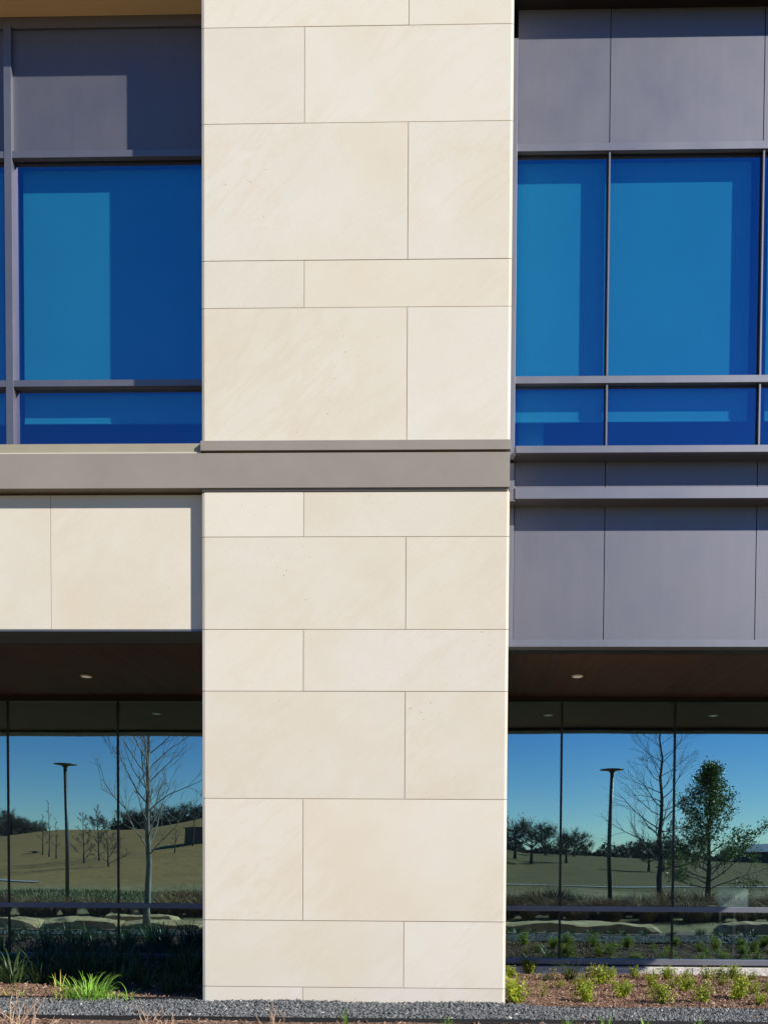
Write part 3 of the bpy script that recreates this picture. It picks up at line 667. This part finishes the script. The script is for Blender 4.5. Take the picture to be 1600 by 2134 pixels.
for row, lst in sh.items():
    for i, (px, py, hp, k) in enumerate(sorted(lst)):
        x, y, z = onbed(px, py); hm = hp/F*y*1.12; sc = hm/.25
        if k in used: o = copy_tree(protos[k], (x, y, z), random.uniform(0, 6.28), sc)
        else:
            o = protos[k]; used.add(k); o.location = (x, y, z); o.scale = (sc,)*3
        tag(o, '%s low shrub in the %s row of the mulch bed, %s from the pier' % (('yellow-green', 'yellow-green', 'sparse olive', 'broad yellow-green', 'tiny sparse')[k], row, ORD[i]), 'shrub', 'small shrubs in the bed right of the pier')
def place(proto, used_, loc, rz, sc, lab, cat, grp):
    o = copy_tree(proto, loc, rz, sc) if used_ else proto
    if not used_: o.location = loc; o.scale = (sc,)*3; o.rotation_euler = (0, 0, rz)
    return tag(o, lab, cat, grp)
# strap-leaved clumps standing in the shade, left bed
dk = [blade_clump('strap_leaf_plant', 60, .42, M['blade'], .07, .013, 1.15, 1.0), blade_clump('strap_leaf_plant', 44, .48, M['blade'], .06, .015, 1.25, .9), blade_clump('strap_leaf_plant', 70, .34, M['blade'], .08, .010, 1.0, 1.1)]
us = set()
rowsL = {'back': (2028, [-62, -30, 2, 30, 62, 88, 118, 150, 182, 212, 243, 270, 300, 330, 360, 386, 412]), 'middle': (2050, [-20, 30, 80, 125, 170, 215, 250, 290, 330, 370, 408]), 'front': (2068, [250, 300, 345, 398, -40])}
for row, (py, xs2) in rowsL.items():
    for i, px in enumerate(xs2):
        x, y, z = onbed(px+random.uniform(-8, 8), py+random.uniform(-4, 4)); k = random.randrange(3)
        sc = random.uniform(.95, 1.4) if row != 'front' else random.uniform(.6, .95)
        place(dk[k], k in us, (x, y, z), random.uniform(0, 6), sc, 'dark strap-leaved plant in the shaded %s row of the left bed, %s from photo left' % (row, ORD[i]), 'plant', 'shaded strap-leaved plants in the left bed'); us.add(k)
n_ = 0
for j, yy in enumerate((8.75, 9.3, 9.9, 10.6, 11.3)):
    for i in range(10):
        xx = -4.55-(.55 if yy < 9.5 else 0)-i*.5-random.uniform(-.12, .12)-.2*(j % 2); k = random.randrange(3)
        place(dk[k], True, (xx, yy+random.uniform(-.12, .12), float(bedz(xx, yy))), random.uniform(0, 6), random.uniform(.7, 1.05), 'strap-leaved plant mirrored low in the left glazing, %s plant of the %s row' % (ORD[i], ORD[j]), 'plant', 'strap-leaved plants beyond the left photo edge')
for j, yy in enumerate((8.8, 9.5, 10.2, 10.9)):
    for i in range(6):
        xx = 4.35+yy*.0+i*.5+random.uniform(-.1, .1); k = random.choice((0, 1, 3))
        o = copy_tree(protos[k], (xx, yy+random.uniform(-.15, .15), float(bedz(xx, yy))), random.uniform(0, 6), random.uniform(.8, 1.15))
        tag(o, 'green shrub mirrored low in the right glazing, %s shrub of the %s row' % (ORD[i], ORD[j]), 'shrub', 'shrubs beyond the right photo edge')
def single(proto, px, py, sc, lab, cat='plant', grp=None, zf_=bedz, rz=None):
    x, y, z = onbed(px, py, zf_); proto.location = (x, y, z); proto.scale = (sc,)*3; proto.rotation_euler = (0, 0, rz if rz is not None else random.uniform(0, 6)); return tag(proto, lab, cat, grp)
single(blade_clump('strap_leaf_plant', 170, .34, M['bright_blade'], .18, .012, 1.1, 1.1), 182, 2086, 1, 'large bright green sunlit clump at the edge of the left bed')
single(blade_clump('strap_leaf_plant', 46, .20, M['bright_blade'], .10, .011, .9, 1.3), 228, 2089, 1, 'low bright green tuft at the right of the big sunlit clump')
single(blade_clump('strap_leaf_plant', 16, .34, M['gold_blade'], .05, .011, 1.25, .7), 120, 2086, 1, 'upright golden-yellow tuft left of the big sunlit clump')
single(blade_clump('strap_leaf_plant', 20, .26, M['gold_blade'], .10, .009, .7, 1.4), 140, 2087, 1, 'arching straw-coloured tuft touching the big sunlit clump')
single(blade_clump('strap_leaf_plant', 7, .23, M['bright_blade'], .02, .011, 1.25, .9), 270, 2088, 1, 'few-bladed green sprout between the sunlit clump and the pier')
single(blade_clump('strap_leaf_plant', 8, .16, M['bright_blade'], .03, .009, 1.2, .9), 54, 2082, 1, 'small green sprout among straw near the left photo edge')
single(blade_clump('strap_leaf_plant', 14, .16, M['gold_blade'], .06, .007, .9, 1.2), 18, 2078, 1, 'yellowish tuft at the left photo edge on lit mulch')
for i, px in enumerate((75, 98)): single(blade_clump('straw_tuft', 18, .2, M['twig_dry'], .10, .006, .45, 1.2), px, 2084, 1, ('left', 'right')[i]+' one of two flattened straw tufts on the lit mulch', 'dry tuft', 'straw tufts on the left mulch')
single(blade_clump('strap_leaf_plant', 40, .36, M['blade'], .06, .011, 1.25, .9), 1190, 2044, 1, 'tall grey-green strap-leaved plant among the shrubs below the first right mullion')
single(blade_clump('strap_leaf_plant', 22, .26, M['blade'], .06, .009, 1.1, 1.0), 1216, 2048, 1, 'spreading grey-green tuft just right of the tallest strap-leaved plant')
single(blade_clump('strap_leaf_plant', 22, .22, M['blade'], .05, .009, 1.15, 1.0), 1138, 2046, 1, 'short green tuft in the back row between two shrubs near the pier')
single(blade_clump('strap_leaf_plant', 12, .15, M['blade'], .03, .008, 1.15, 1.0), 1092, 2046, 1, 'tiny green tuft close behind the shrub at the pier corner')
# dry twiggy clumps and sprouts along the near edge of the gravel
def twigs(name, n, L, sp, mat=None):
    mb = MB()
    for _ in range(n):
        az = random.uniform(0, 6.28); el = random.uniform(.7, 1.5); l = L*random.uniform(.45, 1); r = sp*random.random()
        p = Vector((r*math.cos(az), r*math.sin(az), -.02)); d = Vector((math.cos(az)*math.cos(el), math.sin(az)*math.cos(el), math.sin(el))); pts = [p]
        for s_ in range(4):
            d = (d+Vector((random.gauss(0, .16), random.gauss(0, .16), random.gauss(0, .1)))).normalized(); p = p+d*l/4; pts.append(p)
        mb.tube(pts, [.0042, .0038, .0032, .0026, .0018], 4)
        if random.random() < .6:
            q = pts[2]; d2 = (d+Vector((random.gauss(0, .7), random.gauss(0, .7), .2))).normalized(); mb.tube([q, q+d2*l*.22, q+d2*l*.4+Vector((0, 0, .02))], [.0022, .0018, .001], 4)
    return mb.build(name, mat or M['twig_dry'])
tw = [(twigs('dry_stalks', 15, .46, .10), 18, 2150, 'tall tan dry stalks at the left photo edge in front of the gravel'), (twigs('dry_stalks', 11, .36, .10), 58, 2156, 'slanting tan dry stalks right of the tallest stalks'),
      (twigs('dry_stalks', 11, .24, .06), 306, 2142, 'upright dry stalks before the gravel left of the pier corner'), (twigs('dry_stalks', 7, .18, .07), 347, 2146, 'short dry stalks just left of the pier corner line'),
      (twigs('dry_stalks', 9, .30, .11), 562, 2144, 'thin sparse dry stalks before the foot of the pier'), (twigs('dry_stalks', 8, .12, .06), 120, 2146, 'stubby dry stalks at the bottom left')]
for o, px, py, lab in tw: single(o, px, py, 1, lab, 'dry stalks', 'dry stalks in front of the gravel', nearz)
for k, (px, L_, lab) in enumerate(((35, .06, 'small green sprout at the bottom left corner'), (724, .15, 'green sprout at the bottom edge below the middle of the pier'), (930, .11, 'green sprout at the bottom edge below the right third of the pier'),
                                   (1180, .09, 'green sprout at the bottom edge right of the pier'), (1262, .11, 'green sprout at the bottom edge below the broad shrub'), (1345, .07, 'tiny green sprout at the bottom edge toward the right'), (1455, .07, 'tiny green sprout at the bottom right'))):
    single(blade_clump('grass_sprout', 12, L_*1.35, M['bright_blade'], .03, .008, 1.2, .8), px, 2141, 1, lab, 'sprout', 'green sprouts at the gravel edge', nearz)
st2 = MB().tube([(-.12, 0, .012), (-.04, .01, .02), (.06, -.01, .03), (.14, .01, .05)], [.006, .007, .006, .003], 6).build('fallen_stick', M['twig_dry'])
single(st2, 1530, 2078, 1, 'pale fallen stick on the mulch at the right', 'stick', None, bedz, .2)

# ------------------------------------------------------------------ the land behind the photographer (seen mirrored in the glass)
def mirror(px, v): return (px-907)/F*v, 24-v      # virtual distance v -> real place
def hmir(py, v): return EYE+(1800-py)/F*v
# planting on the near bank
us = set(); k0 = [blade_clump('strap_leaf_plant', 46, .30, M['blade'], .08, .013, 1.1, 1.0), blade_clump('strap_leaf_plant', 56, .24, M['blade'], .1, .012, .95, 1.1)]
cnt = 0
for i in range(60):
    side = i % 2; row = (i//2) % 2; j = i//4; y = (6.15, 5.75)[row]+random.uniform(-.1, .1); x = (-10.6+j*.40 if side == 0 else 1.0+j*.55)+random.uniform(-.1, .1)+row*.2; k = random.randrange(2)
    place(k0[k], k in us, (x, y, float(nearz(x, y))), random.uniform(0, 6), random.uniform(.85, 1.1)*(.55 if side == 0 else .72), 'green strap-leaved plant mirrored in the %s glazing, %s of the %s boulder-side row' % (('left', 'right')[side], ORD[j], ('front', 'rear')[row]), 'plant', 'plants mirrored before the boulders, %s glazing' % ('left', 'right')[side]); us.add(k)
def boulder(x0, x1, y0, y1, zb_, zt_, lab, seed):
    rg = random.Random(seed); V = []; nx_, ny_, nz_ = 16, 7, 4; mb = MB()
    import mathutils
    idx = {}
    def vert(i, j, k):
        if (i, j, k) in idx: return idx[(i, j, k)]
        u, v_, w = i/nx_*2-1, j/ny_*2-1, k/nz_*2-1
        sx = 1-.10*abs(w)**3-.05*abs(v_)**4; p = Vector((u*sx, v_*(1-.12*abs(u)**4-.1*max(w, 0)), w*(1-.12*u**4-.08*v_**4)))
        q = Vector(((x0+x1)/2+p.x*(x1-x0)/2, (y0+y1)/2+p.y*(y1-y0)/2, (zb_+zt_)/2+p.z*(zt_-zb_)/2))
        q += mathutils.noise.noise_vector(q*1.3+Vector((seed, 0, 0)))*.09+mathutils.noise.noise_vector(q*4+Vector((seed, 0, 0)))*.03
        idx[(i, j, k)] = len(mb.v); mb.v.append(tuple(q)); return idx[(i, j, k)]
    def q4(a, b, c, d): mb.f.append((vert(*a), vert(*b), vert(*c), vert(*d))); mb.m.append(0)
    for i in range(nx_):
        for j in range(ny_): q4((i, j, 0), (i, j+1, 0), (i+1, j+1, 0), (i+1, j, 0)); q4((i, j, nz_), (i+1, j, nz_), (i+1, j+1, nz_), (i, j+1, nz_))
        for k in range(nz_): q4((i, 0, k), (i+1, 0, k), (i+1, 0, k+1), (i, 0, k+1)); q4((i, ny_, k), (i, ny_, k+1), (i+1, ny_, k+1), (i+1, ny_, k))
    for j in range(ny_):
        for k in range(nz_): q4((0, j, k), (0, j, k+1), (0, j+1, k+1), (0, j+1, k)); q4((nx_, j, k), (nx_, j+1, k), (nx_, j+1, k+1), (nx_, j, k+1))
    tag(mb.build('boulder', M['boulder'], smooth=False), lab, 'boulder', 'flat limestone boulders mirrored in the glazing')
boulder(-9.0, -7.1, 4.0, 5.1, -.5, .03, 'flat tan boulder mirrored right of the left lamp post', 3)
boulder(-7.15, -5.2, 4.2, 5.0, -.5, -.02, 'flat tan boulder mirrored behind the pale tree trunk', 9)
boulder(-8.0, -6.2, 2.9, 3.7, -.4, .06, 'low boulder mirrored behind two larger ones in the left glazing', 12)
boulder(-12.2, -9.1, 3.6, 4.6, -.5, 0, 'boulder mirrored at the left photo edge', 5)
boulder(1.3, 5.2, 3.6, 4.9, -.5, .02, 'long flat boulder mirrored in the right glazing beside the pier', 21)
boulder(6.4, 9.5, 3.8, 4.9, -.5, .06, 'flat boulder mirrored at the right photo edge', 30)
# tussocks
tp = [blade_clump('tussock_grass', 420, .82, M['tussock'], .20, .016, 1.2, 1.7, seg=5), blade_clump('tussock_grass', 380, .74, M['tussock'], .24, .018, 1.05, 1.7, seg=5)]
us = set(); nt = [0, 0]
for v0 in (22.6, 24.0, 25.3):
    x = -13.5
    while x < 11.5:
        x += random.uniform(.5, .75)
        if -2.6 < x < 1.6: continue
        s_ = int(x > 0); xx, yy = x+random.uniform(-.1, .1), 24-v0+random.uniform(-.3, .3); k = random.randrange(2)
        if not s_ and v0 > 23 and x < -7.8: continue
        place(tp[k], k in us, (xx, yy, float(gz(xx, yy))), random.uniform(0, 6), random.uniform(.8, 1.25), 'brown dry tussock grass mirrored in the %s glazing above the boulders' % ('left', 'right')[s_], 'ornamental grass', 'dry tussocks mirrored in the %s glazing' % ('left', 'right')[s_]); us.add(k)
# green berm grass on the left
n = 9000; x = RNG.uniform(-19, -6, n); y = RNG.uniform(-11, -1.5, n); z = gz(x, y); az = RNG.uniform(0, 6.28, n); h = RNG.uniform(.06, .2, n); dx = np.cos(az); dy = np.sin(az)
V = np.stack([np.stack([x-dx*.02, y-dy*.02, z], 1), np.stack([x+dx*.02, y+dy*.02, z], 1), np.stack([x+dy*h*.5, y-dx*h*.5, z+h], 1)], 1).reshape(-1, 3)
st(np_mesh('grass', V, np.arange(3*n).reshape(-1, 3), M['bank_grass']), 'rough green grass on the bank mirrored in the left glazing', 'grass')
# paths
def path(pts, w, lab):
    mb = MB(); P_ = []
    for (x0, y0), (x1, y1) in zip(pts[:-1], pts[1:]):
        for i in range(8): P_.append((x0+(x1-x0)*i/8, y0+(y1-y0)*i/8))
    P_.append(pts[-1])
    for (x0, y0), (x1, y1) in zip(P_[:-1], P_[1:]): mb.poly([(x0, y0-w/2, float(gz(x0, y0-w/2))+.03), (x1, y1-w/2, float(gz(x1, y1-w/2))+.03), (x1, y1+w/2, float(gz(x1, y1+w/2))+.03), (x0, y0+w/2, float(gz(x0, y0+w/2))+.03)])
    mb.build('path', M['concrete'])['kind'] = 'structure'
path([(1, -21.5), (7, -20.5), (13, -21), (22, -23), (40, -26)], .8, '')
path([(-60, -30), (-34, -25), (-26, -21), (-19.5, -17.5)], .6, '')
# lamp posts
def lamp_post(px, ptop, v, lab, hd=.34):
    x, y = mirror(px, v); z = float(gz(x, y)); h = hmir(ptop, v)-z
    o = tag(empty('lamp_post', (x, y, z)), lab, 'lamp post', 'lamp posts mirrored in the glazing')
    MB().lathe([(.14, -.1), (.14, .12), (.075, .14)], 20).build('base', M['pole'], o)
    MB().lathe([(.058, .1), (.052, h-.1)], 16).build('pole', M['pole'], o, smooth=True)
    MB().lathe([(.05, h-.12), (.09, h-.07), (hd*.5, h-.035), (hd, h-.02), (hd, h-.005), (hd*.4, h+.012), (.01, h+.016)], 32).build('lamp_head', M['pole'], o, smooth=True)
lamp_post(134, 1597, 25, 'lamp post with flat disc head mirrored left of the pier')
lamp_post(1268, 1607, 25.5, 'lamp post with flat disc head mirrored right of the pier')
lamp_post(61, 1779, 62, 'small distant lamp post mirrored on the hillside near the left edge', .5)
# trees
def tree(name, loc, h, spread, levels, mats, lab, cat, seed, r0=.09, up=.35, leaves=None, leafn=0, leafs=.05, first=.2, nb=26, grp=None, droop=0, twigr=.006, slim=.3, shrink=.78, limb=1.0, tpow=1.0):
    rg = random.Random(seed); root = tag(empty(name, loc), lab, cat, grp); mb = MB(); tips = []
    n = 12; tr = []
    for i in range(n+1): tr.append(Vector((rg.gauss(0, .012*h*.3)*(i > 1), rg.gauss(0, .012*h*.3)*(i > 1), -.1+(h+.1)*i/n)))
    tb = MB(); tb.tube(tr, [r0*(1-.93*(i/n)**.9)*(1.25 if i == 0 else 1) for i in range(n+1)], 8); tb.build('trunk', mats, root, smooth=True)
    def grow(p, d, l, r, lev):
        pts = [p]; q = p; k = 5
        for s_ in range(k):
            d = (d+Vector((rg.gauss(0, .13), rg.gauss(0, .13), rg.gauss(.05-droop, .1)))).normalized(); q = q+d*l/k; pts.append(q)
        mb.tube(pts, [max(r*(1-.75*i/k), twigr*.5) for i in range(k+1)], 4 if lev else 5)
        if lev >= levels or (lev == levels-1 and leafn > 1000): tips.append(pts)
        if lev >= levels: return
        m = (5, 4, 4)[min(lev, 2)]+rg.randrange(2)
        for j in range(m):
            t_ = .25+.75*(j+rg.random())/m; a = min(int(t_*k), k-1); c = pts[a].lerp(pts[a+1], min(1, t_*k-a))
            ax = d.orthogonal().normalized(); ax = Matrix.Rotation(rg.uniform(0, 6.28), 3, d) @ ax
            nd = (d+ax*rg.uniform(.45, .95)+Vector((0, 0, .12))).normalized()
            grow(c, nd, l*rg.uniform(.38, .6)*(1.15-.5*t_), max(r*.45*(1.1-.5*t_), twigr), lev+1)
    for i in range(nb):
        t_ = first+(1-first)*((i+rg.random()*.8)/nb)**tpow; a = min(int(t_*n), n-1); c = tr[a].lerp(tr[a+1], t_*n-a)
        az = i*2.4+rg.uniform(-.5, .5); el = up+(1.15-up)*max(0, t_-first)*.9; d = Vector((math.cos(az)*math.cos(el), math.sin(az)*math.cos(el), math.sin(el)))
        grow(c, d, spread*(1.08-shrink*((t_-first)/(1-first))**1.3)*rg.uniform(.75, 1.1), max(r0*.34*limb*(1.05-t_*(1 if limb == 1 else .4)), .008), 1)
    mb.build('branches', mats, root)
    if leaves:
        m = leafn; Vs = np.zeros((m, 4, 3))
        for i in range(m):
            pt = rg.choice(tips); c = np.array(pt[rg.randrange(1, len(pt))])+np.array([rg.gauss(0, leafs*1.1) for _ in range(3)])
            d = RNG.normal(size=3); d /= np.linalg.norm(d); s_ = np.cross(d, RNG.normal(size=3)); s_ /= np.linalg.norm(s_); l = leafs*rg.uniform(.6, 1.3)
            Vs[i] = [c, c+d*l*.5+s_*l*slim, c+d*l, c+d*l*.5-s_*l*slim]
        np_mesh('foliage', Vs.reshape(-1, 3), np.arange(4*m).reshape(-1, 4), leaves, root, 4)
    return root
def place_tree(px, v, **k):
    x, y = mirror(px, v); return tree(loc=(x, y, float(gz(x, y)) if y < 3.6 or True else 0), **k)
place_tree(303, 18.6, name='bare_tree', h=6.2, spread=1.75, levels=3, mats=M['pale_bark'], lab='young pale-barked tree with a few clinging leaves mirrored beside the pier, left', cat='tree', seed=4, r0=.085, up=.72, limb=.62, twigr=.004, leaves=M['red_leaf'], leafn=80, leafs=.07, first=.27, nb=38)
place_tree(1368, 26, name='bare_tree', h=6.9, spread=1.9, levels=3, mats=M['bark'], lab='tall leafless tree mirrored left of the evergreen', cat='tree', seed=11, r0=.095, up=.2, first=.2, nb=44, twigr=.004)
place_tree(1474, 28, name='evergreen_oak_tree', h=4.4, spread=1.72, levels=3, mats=M['bark'], lab='dark green leafy oak mirrored in the right glazing', cat='tree', seed=31, r0=.12, up=.3, leaves=M['oak_leaf'], leafn=10500, leafs=.085, first=.15, nb=36, shrink=.93, tpow=1.15, limb=.7)
# saplings, stakes and distant trees
for i, (px, v, h, lab) in enumerate(((92, 58, 3.9, 'thin sapling mirrored on the hill between the two left lamp posts'), (108, 56, 2.6, 'leafless small tree mirrored just left of the left lamp post'), (78, 60, 2.8, 'spindly sapling nearest the distant lamp post'), (395, 62, 3.4, 'young tree mirrored on the hill beside the pier'), (358, 58, 1.6, 'tiny bare tree mirrored left of the brick hut'))):
    place_tree(px, v, name='sapling_tree', h=h, spread=.5, levels=2, mats=M['bark'], lab=lab, cat='sapling', seed=40+i, r0=.06, up=.5, first=.25, nb=10, grp='saplings mirrored on the hill', twigr=.016)
for i, (px, v, h, sp, lab) in enumerate(((172, 52, 3.0, .9, 'grey bare bush-like tree mirrored right of the left lamp post'), (205, 54, 3.2, 1.3, 'dense bare tree mirrored on the hill left of the mullion'), (225, 50, 2.4, 1.1, 'lower bare tree mirrored against the mullion'))):
    place_tree(px, v, name='bare_tree', h=h, spread=sp, levels=3, mats=M['bark'], lab=lab, cat='tree', seed=60+i, r0=.07, up=.5, first=.1, nb=16, grp='bare trees mirrored on the hillside', twigr=.012)
oaks = [(-8, 112, 4.2, 'l'), (15, 112, 3.4, 'l'), (38, 113, 2.6, 'l'), (72, 113, 2.0, 'l'), (205, 113, 2.6, 'l'), (262, 115, 3.4, 'l'), (282, 115, 3.6, 'l'), (322, 115, 3.4, 'l'), (352, 116, 3.8, 'l'), (385, 116, 3.6, 'l'), (412, 116, 2.8, 'l'),
        (1064, 80, 4.6, 'r'), (1102, 74, 4.7, 'r'), (1135, 95, 4.0, 'r'), (1185, 78, 3.6, 'r'), (1202, 98, 3.8, 'r'), (1228, 105, 2.2, 'r'), (1300, 110, 2.2, 'r'), (1345, 70, 3.0, 'r'), (1372, 70, 3.0, 'r'), (1330, 108, 2.6, 'r'), (1395, 100, 3.0, 'r'), (1440, 90, 3.0, 'r'), (1530, 100, 2.6, 'r')]
oakp = [tree('oak_tree', (0, 0, 0), 2.3, 2.45, 3, M['woods'], 'oak', 'tree', 200+k, r0=.2, up=.15, first=.45, nb=13, leaves=M['woods'], leafn=2600, leafs=.20, twigr=.03, slim=.1, shrink=.35, limb=1.5) for k in range(4)]
for i, (px, v, h, s_) in enumerate(oaks):
    j = i if s_ == 'l' else i-11
    x, y = mirror(px, v); loc = (x, y, float(gz(x, y))); o = copy_tree(oakp[i % 4], loc, i*1.3, h/4.4) if i >= 4 else oakp[i]
    if i < 4: o.location = loc; o.scale = (h/4.4,)*3
    tag(o, 'distant bare oak mirrored on the %s horizon, %s from the left' % ('left' if s_ == 'l' else 'right', ORD[j]), 'tree', 'distant oaks mirrored on the %s horizon' % ('left' if s_ == 'l' else 'right'))
# far woods as one mass
n = 26000; u = RNG.uniform(0, 1, n)
px = np.where(u < .22, RNG.uniform(-80, 85, n), np.where(u < .42, RNG.uniform(235, 440, n), RNG.uniform(1000, 1680, n))); v = RNG.uniform(114, 124, n)
x = (px-907)/F*v; y = 24-v; hh = np.where(px < 100, np.interp(px, [0, 60, 100], [3.6, 1.6, .6]), np.where(px < 500, 2.6, 1.6+.5*np.sin(px*.05)+.4*np.sin(px*.13)))
z = gz(x, y)+RNG.beta(1.3, 1.8, n)*hh*(.6+.5*np.sin(x*1.3)**2)
V = np.stack([x, y, z], 1)[:, None, :]+RNG.normal(0, .14, (n, 3, 3)); st(np_mesh('far_woods', V.reshape(-1, 3), np.arange(3*n).reshape(-1, 3), M['woods']), 'dark line of leafless woods along the mirrored horizon', 'woods')
# small buildings
x, y = mirror(408, 64); o = tag(empty('brick_hut', (x, y, float(gz(x, y))-.3)), 'small dark brick hut mirrored low on the hill beside the pier', 'hut')
MB().box(-.9, .9, -.8, .8, 0, 1.35).build('wall', M['far_brick'], o); MB().box(-1.0, 1.0, -.9, .9, 1.351, 1.42).build('roof', M['far_brick'], o)
x, y = mirror(1590, 104); o = tag(empty('farm_building', (x, y, float(gz(x, y))-.2)), 'long low building with blue-grey roof mirrored at the right photo edge', 'building')
MB().box(-4, 7, -3, 3, 0, 1.5).build('wall', M['far_brick'], o)
mb = MB(); mb.f = []; mb.v = [(-4.3, -3.3, 1.5), (7.3, -3.3, 1.5), (7.3, 3.3, 1.5), (-4.3, 3.3, 1.5), (-2.5, 0, 2.5), (5.5, 0, 2.5)]; mb.f = [(0, 1, 5, 4), (2, 3, 4, 5), (1, 2, 5), (3, 0, 4), (3, 2, 1, 0)]; mb.m = [0]*5; mb.build('roof', M['far_roof'], o)
